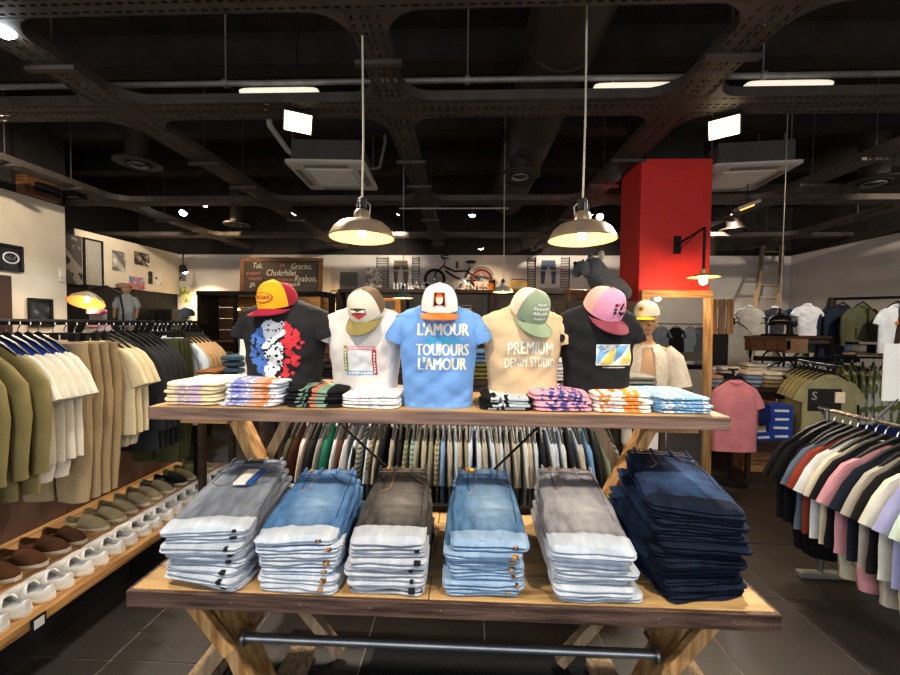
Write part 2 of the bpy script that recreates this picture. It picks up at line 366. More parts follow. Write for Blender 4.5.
# ------------------------------------------------------------------ big round duct
DUCT = mat('duct_black', '#3a342f', .55, .2, 4, metal=.2)
d = thing('ventilation_duct', 'thick round black duct running back above the right pendant lamp', 'duct', (.72, 4.2, 3.82))
MB().tube([(0, -5, 0), (0, 2.6, 0)], .28, 28).build('duct_pipe', DUCT, d)
for k in range(13):
    MB().lathe([(.28, -.012), (.289, 0), (.28, .012)], 28, (0, -4.8 + .6 * k, 0), 'y').build('seam_ring', DUCT, d)
for k in (-4, -2, 0, 2): MB().tube([(-.28, k, 0), (-.28, k, TOPC - 3.82)], .006, 6).build('hanger_rod', DUCT, d)
def vent(px, py, z, r, lb, drop=True):
    c = atz(px, py, z); q = thing('ceiling_vent', lb, 'vent', c)
    MB().lathe([(r, 0), (r, .012), (r * .93, .03), (r * .5, .05), (r * .5, .0), (r * .93, .0)], 32, cap=None).build('rim', DUCT, q)
    for k, f in enumerate((.82, .62, .42)):
        MB().lathe([(r * f, .0 - .012 * k), (r * f, .014 - .012 * k), (r * (f - .1), .03 - .012 * k), (r * (f - .1), .022 - .012 * k)], 32, cap=None).build('cone_ring', GALV if k == 2 else DUCT, q)
    MB().lathe([(.02, -.03), (r * .2, -.015), (r * .2, .03), (.02, .03)], 24).build('centre_disc', DUCT, q)
    MB().lathe([(r * .5, .05), (r * .5, TOPC - z)], 20).build('neck_duct', DUCT, q)
    return q
vent(138, 164, 3.5, .24, 'round black ceiling vent left of the air conditioner')
vent(520, 176, 3.4, .24, 'round black ceiling vent under the thick duct')
vent(873, 183, 3.5, .3, 'wide round black ceiling vent near the right wall')
vent(735, 231, 3.4, .28, 'round black ceiling vent behind the red pillar')
vent(237, 225, 3.4, .22, 'round black ceiling vent above the chalkboard')
# ------------------------------------------------------------------ ceiling air conditioners
GREYB = mat('grey_casing', '#5c5a57', .6, .1, 5)
def aircon(x, y, rz, lb):
    z = 3.5; q = thing('air_conditioner', lb, 'air conditioner', (x, y, z), rz)
    MB().sup(.95, .95, .05, .08, .3, nu=40).build('panel', WHITEP, q)
    MB().box((-.29, -.29, -.012), (.29, .29, .005)).build('intake_grille', WHITEP, q, False, bevel=.008)
    for k in range(9): MB().box((-.26, -.26 + .06 * k, -.017), (.26, -.245 + .06 * k, -.012)).build('grille_slat', WHITEP, q, False)
    for a in range(4):
        M = Matrix.Rotation(PI / 2 * a, 4, 'Z'); MB().box((-.26, .35, -.008), (.26, .42, .008), M).build('louvre', mat('louvre_grey', '#8c867b', .6), q, False)
    MB().box((-.41, -.41, .05), (.41, .41, .3)).build('casing', GREYB, q, False, bevel=.01)
    for sx in (-.43, .43):
        for sy in (-.3, .3): MB().tube([(sx, sy, .2), (sx, sy, TOPC - z)], .006, 6).build('hanger_rod', GALV, q)
    MB().tube([(-.42, -.1, .2), (-.55, -.15, .28), (-.7, -.3, .5), (-.75, -.32, .85)], .035, 10).build('pipe', mat('pipe_lagging', '#b9b2a4', .8), q)
    MB().tube([(.42, .1, .16), (.55, .1, .18), (.62, .1, .5), (.62, .1, .88)], .02, 10).build('drain_pipe', GALV, q)
aircon(-1.69, 4.97, R(3), 'white ceiling cassette air conditioner near the left pendant cord')
aircon(3.42, 5.1, R(-6), 'white ceiling cassette air conditioner beside the red pillar')
# ------------------------------------------------------------------ lamps
def can_spot(px, py, z, aim, col, power, lb, glow, size=80, r=.058, mesh_s=25, pos=None):
    c = pos if pos else atz(px, py, z); q = thing('ceiling_spotlight', lb, 'spotlight', c)
    d = (Vector(aim) - c).normalized(); M = d.to_track_quat('-Z', 'Y').to_matrix().to_4x4()
    h = MB().lathe([(r * .5, .16), (r, .14), (r, 0), (r * .92, 0), (r * .9, .03)], 20); h.v = [tuple(M @ Vector(v)) for v in h.v]; h.build('lamp_head', BLACK, q)
    g = MB().lathe([(.001, -.035), (r * .5, -.028), (r * .85, -.008), (r * .88, .02), (.001, .02)], 20); g.v = [tuple(M @ Vector(v)) for v in g.v]; g.build('lens', glow, q)
    t = M @ Vector((0, 0, .1)); MB().tube([t, (t.x, t.y, max(.2, t.z + .1)), (t.x, t.y, TOPC - c.z)], .012, 8).build('stem', BLACK, q)
    spot('spot_beam', c + d * .05, aim, power, col, size, .7, r * .8); return q
GW = emit('glow_warm', '#ffd9a0', 30); GC = emit('glow_cool', '#eef6ff', 30); GF = emit('glow_flood', '#ffe6b8', 5)
can_spot(183, 213, 3.35, (-4.5, 3.8, .8), COOL, 135, 'black ceiling spotlight with cool white glow above the chalkboard end', GC)
can_spot(295, 213, 3.35, (-2.0, 6.0, .5), WARM, 165, 'black ceiling spotlight with warm glow between vent and left pendant', GW)
can_spot(472, 215, 3.35, (0, 6.5, 0), COOL, 120, 'black ceiling spotlight with cool glow behind the round duct vent', GC)
can_spot(481, 248, 3.2, (.6, 8.7, 1.6), WARM, 45, 'black ceiling spotlight with warm glow over the bicycle', GW, 110)
can_spot(600, 217, 3.3, (1.0, 3.6, .8), WARM, 135, 'black ceiling spotlight with warm glow beside the red pillar', GW)
can_spot(626, 190, 3.28, (.9, 2.8, 1.0), SOFT, 105, 'small black ceiling spotlight hanging next to the pillar top', GC, 70, .035)
can_spot(185, 272, at(185, 272, 8.1).z, (-5.9, 8.6, 1.5), WARM, 120, 'black ceiling spotlight with warm glow in front of the posters', GW, 110)
can_spot(703, 268, at(703, 268, 7.6).z, (4.2, 6.2, .6), COOL, 135, 'flat cool white ceiling spotlight behind the wall lamp', GC, 100)
can_spot(4, 31, 3.3, (-2.3, 2.2, 1.0), SOFT, 180, 'black ceiling spotlight with cool glow above the olive jackets', GC)
def flood(c, aim, power, lb, s=.11):
    q = thing('floodlight', lb, 'floodlight', c); d = (Vector(aim) - c).normalized(); M = d.to_track_quat('-Z', 'Y').to_matrix().to_4x4()
    def B(a, b, n, m):
        x = MB().box(a, b); x.v = [tuple(M @ Vector(v)) for v in x.v]; return x.build(n, m, q, False)
    B((-s, -s * .75, .008), (s, s * .75, .05), 'housing', BLACK); B((-s * .9, -s * .66, 0), (s * .9, s * .66, .008), 'led_panel', GF)
    for k in range(6): B((-s + .01 + k * s * .36, -s * .7, .05), (-s + .018 + k * s * .36, s * .7, .075), 'cooling_fin', BLACK)
    MB().tube([M @ Vector((-s - .01, 0, .03)), M @ Vector((-s - .01, 0, .12)), M @ Vector((0, 0, .14)), M @ Vector((s + .01, 0, .12)), M @ Vector((s + .01, 0, .03))], .008, 6).build('bracket', BLACK, q)
    t = M @ Vector((0, 0, .13)); MB().tube([t, (t.x, t.y, TOPC - c.z)], .008, 6).build('stem', BLACK, q)
    a = area('flood_beam', c + d * .012, aim, s * 1.7, s * 1.2, power, SOFT); a.data.spread = R(100); return q
flood(atz(298, 123, 3.2), (-.4, 1.2, .6), 24, 'square black floodlight glowing warm in front of the left air conditioner')
flood(atz(724, 128, 3.2), (.7, 1.3, .7), 24, 'square black floodlight glowing warm above the red pillar')
flood(Vector((-1.1, .25, 3.2)), (-.5, 1.65, .8), 11, 'added square floodlight, out of view, lighting the table from the left')  # this and the next flood are added out of view to light the table
flood(Vector((1.1, .25, 3.2)), (.5, 1.65, .8), 11, 'added square floodlight, out of view, lighting the table from the right')
for k, (x, y, aim, pw, lb) in enumerate(((-3.9, 3.0, (-5.5, 4.6, 1.9), 130, 'added black spotlight brightening the framed plaque wall'), (-1.2, 6.9, (-2.5, 8.7, 2.2), 130, 'added black spotlight brightening the grey board'), (2.2, 6.9, (2.2, 8.7, 2.3), 130, 'added black spotlight brightening the blue jeans picture'), (4.6, 6.9, (5.0, 8.7, 2.2), 130, 'added black spotlight brightening the ladder'), (5.6, 3.5, (7.0, 6.6, 2.0), 190, 'added black spotlight brightening the wall rack'), (3.9, 2.9, (4.0, 5.0, .9), 130, 'added black spotlight brightening the folding table'), (2.7, .6, (2.2, 2.0, .9), 60, 'added black spotlight brightening the low right rail'), (-4.4, 6.4, (-4.4, 8.0, 1.8), 110, 'added black spotlight brightening the glass cabinet'), (-5.4, 6.4, (-6.6, 7.4, 2.7), 60, 'added black spotlight brightening the bulkhead posters'), (4.6, -.8, (6.1, -3.4, 1.7), 150, 'added unseen spotlight brightening the window-side rail for the mirror reflection'))):  # spots added to brighten walls, racks and the wall the mirror reflects
    can_spot(0, 0, 0, aim, SOFT if k != 7 else WARM, pw, lb, GW, 100, .04, pos=Vector((x, y, 3.6)))
# ------------------------------------------------------------------ pendant lamps
SHADE = mat('pendant_bronze', '#94836f', .32, .2, 5, metal=.6); INNER = mat('pendant_inside_cream', '#b59868', .6, .05, 5)
CORD = mat('cord_cream', '#c9bfa9', .8, .05, 5)
BULB = emit('bulb_warm', '#ffc46a', 30)
def pendant(c, r, lb, power, top=TZ, shade=SHADE, cord=CORD, name='pendant_lamp', cr=.006):
    q = thing(name, lb, 'lamp', c); s = r / .19
    prof = [(.19, 0), (.192, .008), (.185, .018), (.165, .055), (.13, .085), (.075, .102), (.05, .11), (.045, .15), (.03, .165), (.012, .17)]
    inn = [(.012, .10), (.06, .098), (.12, .08), (.158, .052), (.18, .016), (.187, .001)]
    MB().lathe([(a * s, b * s) for a, b in prof], 40, cap=False).build('shade', shade, q)
    i = MB(); i.loft([[(a * s * math.cos(2 * PI * k / 40), a * s * math.sin(2 * PI * k / 40), b * s) for k in range(40)] for a, b in inn], False); i.build('inner_shade', INNER, q)
    MB().lathe([(.191 * s, -.003), (.195 * s, 0), (.191 * s, .006)], 40, cap=None).build('rim', shade, q)
    for k in range(3):
        a = 2 * PI * k / 3 + .5; MB().tube([(.045 * s * math.cos(a), .045 * s * math.sin(a), .15 * s), (.05 * s * math.cos(a), .05 * s * math.sin(a), .2 * s), (0, 0, .23 * s)], .004, 6).build('cage_wire', STEEL, q)
    MB().lathe([(.004, .17 * s), (.028 * s, .175 * s), (.028 * s, .225 * s), (.01, .24 * s)], 16).build('socket', BLACK, q)
    MB().lathe([(.002, .0), (.018 * s, .008), (.026 * s, .03), (.02 * s, .055), (.012 * s, .08), (.002, .085)], 16).build('bulb', BULB, q)
    MB().tube([(0, 0, .235 * s), (.006, .004, (top - c.z) * .5), (0, 0, top - c.z)], cr, 8).build('cord', cord, q)
    if power: point('pendant_light', (c.x, c.y, c.z - .02), power, WARM, .03)
pendant(at(362, 238, 2.28), .19, 'bronze dome pendant lamp hanging above the white and blue shirts', 6.5)
pendant(at(582, 240, 2.28), .19, 'bronze dome pendant lamp hanging above the black and beige shirts', 6.5, 3.55)
GREYS = mat('pendant_grey_enamel', '#55606a', .4, .1, 5)
c = at(403, 298, 4.6); pendant(c, .12, 'small dark blue-grey pendant lamp before the jeans poster left of the bicycle', 4, 3.0, GREYS, GREYS, cr=.004)
c2 = at(503, 292, 4.6); pendant(c2, .12, 'small pale grey pendant lamp hanging before the yellow radio', 4, 3.0, mat('pendant_pale', '#a9a69c', .4, .1, 5), CORD, cr=.004)
f = thing('lamp_frame', 'thin grey pipe frame that two small pendants hang from', 'frame', (0, 4.6, 3.0))
MB().tube([(c.x - .05, 0, 0), (c2.x + .05, 0, 0)], .01, 8).build('cross_bar', GALV, f)
for x in (c.x, c2.x): MB().tube([(x, 0, 0), (x, 0, TOPC - 3)], .008, 8).build('drop_rod', GALV, f)
# wall lamp on the red pillar
q = thing('wall_lamp', 'black bracket wall lamp with pale disc shade on the red pillar', 'lamp', (2.13, PY0, 2.45))
MB().box((-.035, -.015, -.09), (.035, 0, .09)).build('wall_plate', BLACKM, q, False, bevel=.004)
b0 = Vector((0, -.015, 0)); e = at(704, 256, 3.55) - Vector(q.location)
MB().tube([b0, b0 + Vector((0, -.05, .01)), Vector((e.x * .9, e.y, .06)), Vector((e.x, e.y, .04)), (e.x, e.y, e.z - .02)], .012, 10).build('arm', BLACKM, q)
MB().tube([(0, -.015, -.07), (e.x * .6, e.y * .7, .03)], .004, 6).build('stay_rod', BLACKM, q)
sh = MB().lathe([(.13, 0), (.125, .008), (.06, .025), (.025, .035), (.022, .07), (.012, .075)], 28, (e.x, e.y, e.z - .19)); sh.build('disc_shade', mat('brass_disc', '#b9a566', .4, .1, 5, metal=.4), q)
MB().tube([(e.x, e.y, e.z - .12), (e.x, e.y, e.z - .01)], .012, 8).build('neck', BLACKM, q)
MB().lathe([(.002, -.07), (.028, -.055), (.034, -.025), (.02, .0), (.002, .002)], 16, (e.x, e.y, e.z - .19)).build('bulb', BULB, q)
wl = Vector(q.location) + Vector((e.x, e.y, e.z - .24)); point('wall_lamp_light', (wl.x, wl.y, wl.z - .06), 9, WARM, .03)
# tiny ember heater panel under the right air conditioner
q = thing('ceiling_heater', 'small slanted panel glowing orange under the right air conditioner', 'heater', atz(747, 206, 3.2), 0)
MB().beam((-.14, 0, -.05), (.14, 0, .06), .1, .04).build('housing', GALV, q, False); MB().beam((-.07, -.005, -.047), (.07, -.005, .008), .06, .02).build('element', emit('ember', '#ff8a3a', 3), q, False)
MB().tube([(0, 0, .02), (0, 0, TOPC - 3.2)], .006, 6).build('stem', BLACK, q)
# ------------------------------------------------------------------ two-tier display table
TX0, TX1, TY0, TY1, T1 = -1.215, 1.085, 1.315, 2.0, .65
UX0, UX1, UY0, UY1, T2 = -1.285, 1.025, 1.515, 1.98, 1.276
t = thing('display_table', 'long rustic wooden table with dark metal edge carrying the jeans piles', 'table', (0, 1.65, 0))
oy = -1.65
nb = 5; bw = (TY1 - TY0 - .03) / nb
for k in range(nb):
    for a, b in ((TX0 + .012, -.12 + .2 * (k % 2)), (-.117 + .2 * (k % 2), TX1 - .012)):
        MB().box((a, TY0 + .015 + k * bw + oy, T1 - .035), (b, TY0 + .015 + (k + 1) * bw - .003 + oy, T1)).build('plank', OAKX, t, False, bevel=.003)
MB().box((TX0, TY0 + oy, T1 - .062), (TX1, TY0 + .014 + oy, T1 - .002)).build('front_edge', EDGE2, t, False, bevel=.003)
MB().box((TX0, TY1 - .014 + oy, T1 - .062), (TX1, TY1 + oy, T1 - .002)).build('back_edge', EDGE2, t, False, bevel=.003)
for x in (TX0, TX1 - .012): MB().box((x, TY0 + .014 + oy, T1 - .062), (x + .012, TY1 - .014 + oy, T1 - .002)).build('side_edge', EDGE2, t, False)
for k in range(9): MB().lathe([(.001, 0), (.004, .001), (.004, .004), (.001, .004)], 10, (TX0 + .14 + k * .25, TY0 - .004 + oy, T1 - .03), 'y').build('screw', STEEL, t)
for x in (-.88, .76):
    sg = -1 if x < 0 else 1
    MB().box((x - .17, TY0 + .06 + oy, T1 - .1), (x + .17, TY1 - .06 + oy, T1 - .063)).build('cross_rail', OLDW, t, False, bevel=.004)
    MB().beam((x + sg * .13, 1.50 + oy, T1 - .1), (x - sg * .1, 1.50 + oy, .05), .055, .13, (0, 1, 0)).build('trestle_leg', PINE, t, False, bevel=.004)
    MB().beam((x - sg * .11, 1.68 + oy, T1 - .1), (x + sg * .27, 1.68 + oy, .05), .055, .13, (0, 1, 0)).build('trestle_leg', OLDW, t, False, bevel=.004)
    MB().beam((x + sg * .15, 1.40 + oy, T1 - .1), (x + sg * .0, 1.40 + oy, .36), .05, .03, (0, 1, 0)).build('knee_brace', PINE, t, False, bevel=.004)
    MB().box((x + sg * .28 - .06, 1.56 + oy, 0), (x + sg * .28 + .06, 2.05 + oy, .05)).build('foot_block', OLDW, t, False, bevel=.004)
    MB().box((x - sg * .11 - .06, 1.4 + oy, 0), (x - sg * .11 + .06, 1.8 + oy, .05)).build('foot_block', OLDW, t, False, bevel=.004)
    MB().beam((x - sg * .02, 1.78 + oy, .38), (x - sg * .3, 1.78 + oy, .04), .05, .05, (0, 1, 0)).build('knee_brace', OLDW, t, False, bevel=.004)
pa = at(240, 637, 1.46)
MB().tube([(-.86, pa.y + oy, pa.z), (.74, pa.y + oy, pa.z)], .017, 14).build('foot_bar', STEEL, t)
for x in (-.86, .74): MB().lathe([(.017, -.006), (.032, -.006), (.032, .006), (.017, .006)], 16, (x, pa.y + oy, pa.z), 'x', None).build('flange', STEEL, t)
# upper shelf on its own trestles
u = thing('upper_shelf', 'dark plank shelf on trestle legs carrying shirt busts and folded tees', 'shelf', (0, 1.75, 0)); oy = -1.75
for k in range(3):
    a = UY0 + k * (UY1 - UY0) / 3
    MB().box((UX0 + .002, a + .004 + oy, T2 - .045), (UX1 - .002, a + (UY1 - UY0) / 3 - .002 + oy, T2)).build('plank', OAKX, u, False, bevel=.002)
MB().box((UX0, UY0 - .008 + oy, T2 - .052), (UX1, UY0 + .003 + oy, T2 - .001)).build('front_edge', EDGE, u, False, bevel=.003)
for x in (UX0 - .006, UX1 - .003): MB().box((x, UY0 + oy, T2 - .052), (x + .009, UY1 + oy, T2 - .001)).build('side_edge', EDGE, u, False)
for sgn, xa in ((1, -1.08), (-1, .83)):
    MB().box((xa - .1, UY0 + .03 + oy, T2 - .075), (xa + .1, UY1 - .03 + oy, T2 - .052)).build('head_block', PINEX, u, False, bevel=.003)
    MB().beam((xa - sgn * .11, 1.915 + oy, T2 - .07), (xa + sgn * .16, 1.915 + oy, T1 + .012), .05, .1, (0, 1, 0)).build('trestle_leg', PINE, u, False, bevel=.004)
    MB().beam((xa + sgn * .2, 1.972 + oy, T2 - .07), (xa - sgn * .08, 1.972 + oy, T1 + .012), .05, .012, (0, 1, 0)).build('trestle_leg', OLDW, u, False, bevel=.004)
    MB().tube([(xa + sgn * .42, 1.78 + oy, T2 - .055), (-.11 - sgn * .1, 1.96 + oy, T1 + .06)], .006, 8).build('brace_rod', BLACKM, u)
MB().box((-1.0, 1.965 + oy, T1 + .002), (.8, 1.995 + oy, T1 + .03)).build('back_rail', BLACKM, u, False)
# black door mat
mm = mat('mat_black', '#0c0d12', .95, .3, 60, .8, 200)
g = thing('floor_mat', 'black ribbed rubber mat on tiles under the table', 'mat', (.1, 1.47, .0005))
MB().box((-.57, -.35, 0), (.57, .43, .012)).build('mat_border', BLACK, g, False, bevel=.003); MB().box((-.53, -.31, .012), (.53, .39, .016)).build('mat_pile', mm, g, False)
# ------------------------------------------------------------------ jeans piles
def denim(name, h, h2, st=(3, 1, 1)): return mat(name, h, .9, .2, 9, .5, 220, spec=.12, stretch=st, col2=h2, detail=8, low=.32, high=.68)
PATCH = mat('leather_patch', '#2a211b', .7, .1, 8); STITCH = mat('stitch_thread', '#b58a4a', .8); BUTTON = mat('copper_button', '#a8744a', .35, metal=.9)
def jeans_stack(front, rot, n, w, L, tf, tb, bm_, cm, fan, jit, lbl, grp, tagcol=None, cuff_len=.12, top_detail='front', shiftx=0.0, seed=0, cuffw=1.0, topx=''):
    rnd = random.Random(seed)
    for k in range(n):
        top = k == n - 1
        lb = (lbl + topx + ' topmost of its folded pile') if top else (lbl + ', %s from the top of the pile' % ORD[n - 1 - k])
        ang = rot + fan * (n - 1 - k) + R(rnd.uniform(-1.3, 1.3))
        dx, dy = rnd.uniform(-jit, jit) + shiftx * (n - 1 - k), rnd.uniform(-jit, jit) * .6
        q = thing('folded_jeans', lb, 'jeans', (front[0] + dx, front[1] + dy + .012, T1 + .0005), ang, grp)
        ww = w * rnd.uniform(.95, 1.03); sd = rnd.uniform(0, 50)
        th = lambda y: tf + (tb - tf) * max(0, min(1, y / L))
        zb = lambda x, y: k * th(y)
        tz_ = (lambda x, y, hw, cz=1: cz * (.007 * NZ(x * 9 + sd, y * 14, 1) + .006 * NZ(x * 16 + y * 20, y * 34 + sd, 2) + .004 * NZ(x * 50, y * 50, sd) + .006 * (1 - (x / hw) ** 2)))
        # body: loft along y
        rings = []; NY = 30 if top else 14; NXs = 36 if top else 20
        for i in range(NY + 1):
            y = L * i / NY; f = i / NY; hw = ww / 2 * (1.0 - .11 * f + .06 * math.sin(f * PI)) * (.97 if i in (0, NY) else 1)
            ring = []; t_ = th(y) * .98
            for j in range(NXs):
                a = 2 * PI * j / NXs; cx = math.copysign(abs(math.cos(a)) ** .45, math.cos(a)); cz = math.copysign(abs(math.sin(a)) ** .55, math.sin(a))
                x = hw * cx + .006 * NZ(y * 9 + sd, cz * 2, 3) * 1.5
                z = zb(x, y) + t_ / 2 + t_ / 2 * cz
                if top and cz > 0: z += tz_(x, y, hw, cz) - .004 * cz * math.exp(-((x + ww * .18) / .006) ** 2) * (1 if y > L * .6 else 0)
                else: z += .003 * NZ(x * 14, y * 14 + sd, k)
                ring.append((x, y, z))
            rings.append(ring)
        MB().loft(rings).build('leg_body', bm_, q)
        # turned-up lighter cuff wrapping the front fold, two plies thick
        cr = []; NC = 26; cw = ww * cuffw * rnd.uniform(.97, 1.05); sp = rnd.uniform(.38, .6); dyc = rnd.uniform(-.012, .008); t_ = th(0) * .985; b = k * th(0); a1, a2 = rnd.uniform(.6, 1.3), rnd.uniform(.6, 1.3)
        for i in range(NC + 1):
            f = i / NC * 2 - 1; x = cw / 2 * f * 1.03; e = max(0, (abs(f) - .86) / .14); rr = []
            w1 = .009 * NZ(x * 10 + sd, k * .7, 0); w2 = .009 * NZ(x * 10 + sd, k * .7, 9); wz = .006 * NZ(x * 9, sd, 4); up = .007 if top else 0.0
            prof = [(cuff_len, 1.0, -.008), (cuff_len - .005, 1.0, .004), (cuff_len * .6, 1.0, .006), (.015, 1.0, .005), (-.006 * a1, .95, up * .6), (-.016 * a1 + w1, sp + (1 - sp) * .68, 0), (-.017 * a1 + w1, sp + (1 - sp) * .4, 0), (-.008 + w1, sp + .08, 0), (.004, sp, 0), (-.008 + w2, sp - .08, 0), (-.018 * a2 + w2, sp * .6, 0), (-.016 * a2 + w2, sp * .3, 0), (-.004, .03, 0), (.03, .0, 0.001), (.05, .0, .001), (.05, .5, 0), (cuff_len * .95, .6, 0)]
            if not top: prof = [(.07, .97, 0), (.05, .98, 0), (.03, .99, 0), (.012, 1.0, 0)] + prof[4:16] + [(.06, .7, 0)]
            for (py, pz, dz) in prof:
                pz = pz * (1 - e * .35) + e * .17
                rr.append((x, py + (dyc if py < .02 else 0) + .022 * e * e, (b + t_ * pz + dz + (wz * math.sin(min(1, pz) * PI) if pz < 1 else 0)) if not (top and dz >= .004 or dz < -.005) else (k + 1) * th(py) - th(py) * .02 + dz + tz_(x, py, ww / 2) * (1 - e) - e * .012))
            cr.append(rr)
        MB().loft(cr).build('cuff', cm, q)
        for sx in ((1,) if tagcol else ()):
            if rnd.random() < .25: continue
            px = sx * cw * rnd.uniform(.3, .42); hw2 = rnd.uniform(.007, .013)
            MB().box((px - hw2, -.024 + dyc, k * tf + tf * (sp + .08)), (px + hw2, -.006, k * tf + tf * .92)).build('hem_stitching', tagcol, q, False, bevel=.003)
        # waistband
        wr = []
        for y in (L - .045, L - .04, L - .02, L, L + .004):
            hw = ww / 2 * .9; t_ = th(L) * (1.02 if L - .045 < y < L + .004 else .9); ring = []
            for j in range(NXs):
                a = 2 * PI * j / NXs; cx = math.copysign(abs(math.cos(a)) ** .4, math.cos(a)); cz = math.copysign(abs(math.sin(a)) ** .6, math.sin(a))
                ring.append((hw * cx, y, k * th(L) + th(L) * .49 + t_ / 2 * cz + (.004 if top and cz > 0 else 0)))
            wr.append(ring)
        MB().loft(wr).build('waistband', bm_, q)
        if top:
            zt = lambda x, y: n * th(y) + .005
            def zs(x, y):
                hw = ww / 2 * (1.0 - .11 * y / L + .06 * math.sin(y / L * PI)); c = min(.999, abs(x) / hw) ** 2.22; cz = (1 - c * c) ** .275
                return k * th(y) + th(y) * .98 * (.5 + .5 * cz) + tz_(x, y, hw, cz) + .0015
            DK = mat(bm_.name + '_seam', {'denim_steel_grey': '#4d5460', 'denim_mid_blue': '#2b4a73', 'denim_black_grey': '#2a2827', 'denim_worn_blue': '#2c4763', 'denim_light_grey': '#5b5a5f', 'denim_navy': '#111a2c'}[bm_.name], .9)
            for x in (-.11, -.035, .045, .115):
                if abs(x) < ww / 2 - .015: MB().tube([(x, L - .052, zs(x, L - .05)), (x, L - .045, zs(x, L - .045) + .006), (x, L - .02, zt(0, L) + .008), (x, L + .002, zt(0, L) + .006)], .0055, 6).build('belt_loop', bm_, q)
            for yy in (L - .046, L - .006): MB().tube([(ww * (-.41 + .091 * i), yy, max(zs(ww * (-.41 + .091 * i), yy), (k + 1) * th(L) + .003)) for i in range(10)], .0014, 5).build('waist_stitch', STITCH if top_detail == 'front' else DK, q)
            if top_detail == 'front':
                MB().lathe([(.001, .007), (.010, .006), (.011, 0), (.001, 0)], 14, (-ww * .27, L - .024, zt(0, L) + .004)).build('button', BUTTON, q)
                for off, mm_, r_ in ((0, DK, .0024), (.008, STITCH, .0014)):
                    pk = [(ww * (.05 + .375 * (i / 11)), L - .048 - (.088 - off) * math.sin(i / 11 * PI / 2) ** 1.5) for i in range(12)]
                    MB().tube([(x, y, zs(x, y)) for x, y in pk], r_, 5).build('pocket_seam', mm_, q)
                for off, mm_, r_ in ((0, DK, .0026), (.035, STITCH, .0014)):
                    fl_ = [(-ww * .27 + off, L - .05 - .02 * i) for i in range(7)] + ([(-ww * .27 + .02, L - .19), (-ww * .27, L - .2)] if off else [(-ww * .25, L - .19)])
                    MB().tube([(x, y, zs(x, y)) for x, y in fl_], r_, 5).build('fly_seam', mm_, q)
                MB().tube([(ww * .415, L - .06 - .04 * i, zs(ww * .415, L - .06 - .04 * i)) for i in range(9)], .0022, 5).build('side_seam', DK, q)
                MB().sup(ww * .8, .012, th(L) * .5, .3, .6, (0, L + .003, (n - 1) * th(L) + th(L) * .3)).build('waist_lining', cm, q)
                MB().lathe([(.001, .004), (.004, .004), (.005, 0), (.001, 0)], 10, (ww * .4, L - .075, zs(ww * .4, L - .075))).build('rivet', BUTTON, q)
                if 'orange' in topx: MB().box((-ww * .3, L - .03, zt(0, L) + .001), (-ww * .14, L + .002, zt(0, L) + .005)).build('orange_label', mat('label_orange', '#e79a2a', .6), q, False)
            else:
                MB().tube([(-.1 + .02 * i, L - .08 - .004 * abs(i - 5), zs(-.1 + .02 * i, L - .08)) for i in range(11)], .0022, 5).build('yoke_seam', DK, q)
                for sx_ in (-1, 1): MB().tube([(sx_ * x, y, zs(sx_ * x, y)) for x, y in ((.03, L - .11), (.032, L - .2), (.075, L - .225), (.118, L - .2), (.12, L - .11), (.03, L - .11))], .002, 5).build('back_pocket', DK, q)
                MB().box((-.045, L - .055, zt(0, L) - .002), (.045, L + .0, zt(0, L) + .006)).build('leather_patch', PATCH, q, False, bevel=.002)
                y0 = L - .1
                MB().box((.02, y0 - .15, zt(0, y0 - .05) - .001), (.07, y0 + .005, zt(0, y0) + .003)).build('blue_swing_tag', mat('tag_blue', '#1f4f9c', .5), q, False)
                MB().box((-.005, y0 - .16, zt(0, y0 - .05) + .003), (.045, y0 - .005, zt(0, y0) + .006)).build('white_swing_tag', PAPER, q, False)
def fade(m, h):
    nt = m.node_tree; N = nt.nodes; L_ = nt.links; b = N['Principled BSDF']; src = b.inputs['Base Color'].links[0].from_socket
    tc = N.new('ShaderNodeTexCoord'); mp = N.new('ShaderNodeMapping'); mp.vector_type = 'TEXTURE'; mp.inputs['Location'].default_value = (.02, .22, .25); mp.inputs['Scale'].default_value = (.12, .2, 3); L_.new(tc.outputs['Object'], mp.inputs[0])
    g = N.new('ShaderNodeTexGradient'); g.gradient_type = 'SPHERICAL'; L_.new(mp.outputs[0], g.inputs[0])
    n = N.new('ShaderNodeTexNoise'); n.inputs['Scale'].default_value = 6; n.inputs['Detail'].default_value = 6; mp2 = N.new('ShaderNodeMapping'); mp2.inputs['Scale'].default_value = (2, 7, 1); L_.new(tc.outputs['Object'], mp2.inputs[0]); L_.new(mp2.outputs[0], n.inputs['Vector'])
    mu = N.new('ShaderNodeMath'); mu.operation = 'MULTIPLY'; L_.new(g.outputs['Fac'], mu.inputs[0]); L_.new(n.outputs['Fac'], mu.inputs[1])
    m2 = N.new('ShaderNodeMath'); m2.operation = 'MULTIPLY'; m2.use_clamp = True; m2.inputs[1].default_value = 1.6; L_.new(mu.outputs[0], m2.inputs[0])
    mx = N.new('ShaderNodeMix'); mx.data_type = 'RGBA'; mx.inputs['B'].default_value = (*lin(h), 1); L_.new(m2.outputs[0], mx.inputs['Factor']); L_.new(src, mx.inputs['A']); L_.new(mx.outputs['Result'], b.inputs['Base Color'])
LB = denim('denim_pale_inside', '#d3dbe4', '#b2bfcf'); LG = denim('denim_pale_grey_inside', '#cfd4dd', '#b0b8c6')
LBL = denim('denim_sky_inside', '#a6c0dc', '#84a2c4')
D1 = denim('denim_steel_grey', '#8b93a0', '#666e7c'); D2 = denim('denim_mid_blue', '#5a86ba', '#3a6090'); D3 = denim('denim_black_grey', '#55524f', '#2b2a2a')
D4 = denim('denim_worn_blue', '#5f88b4', '#3c5d80'); D5 = denim('denim_light_grey', '#a09fa5', '#75747a'); D6 = denim('denim_navy', '#2a4064', '#141f38')
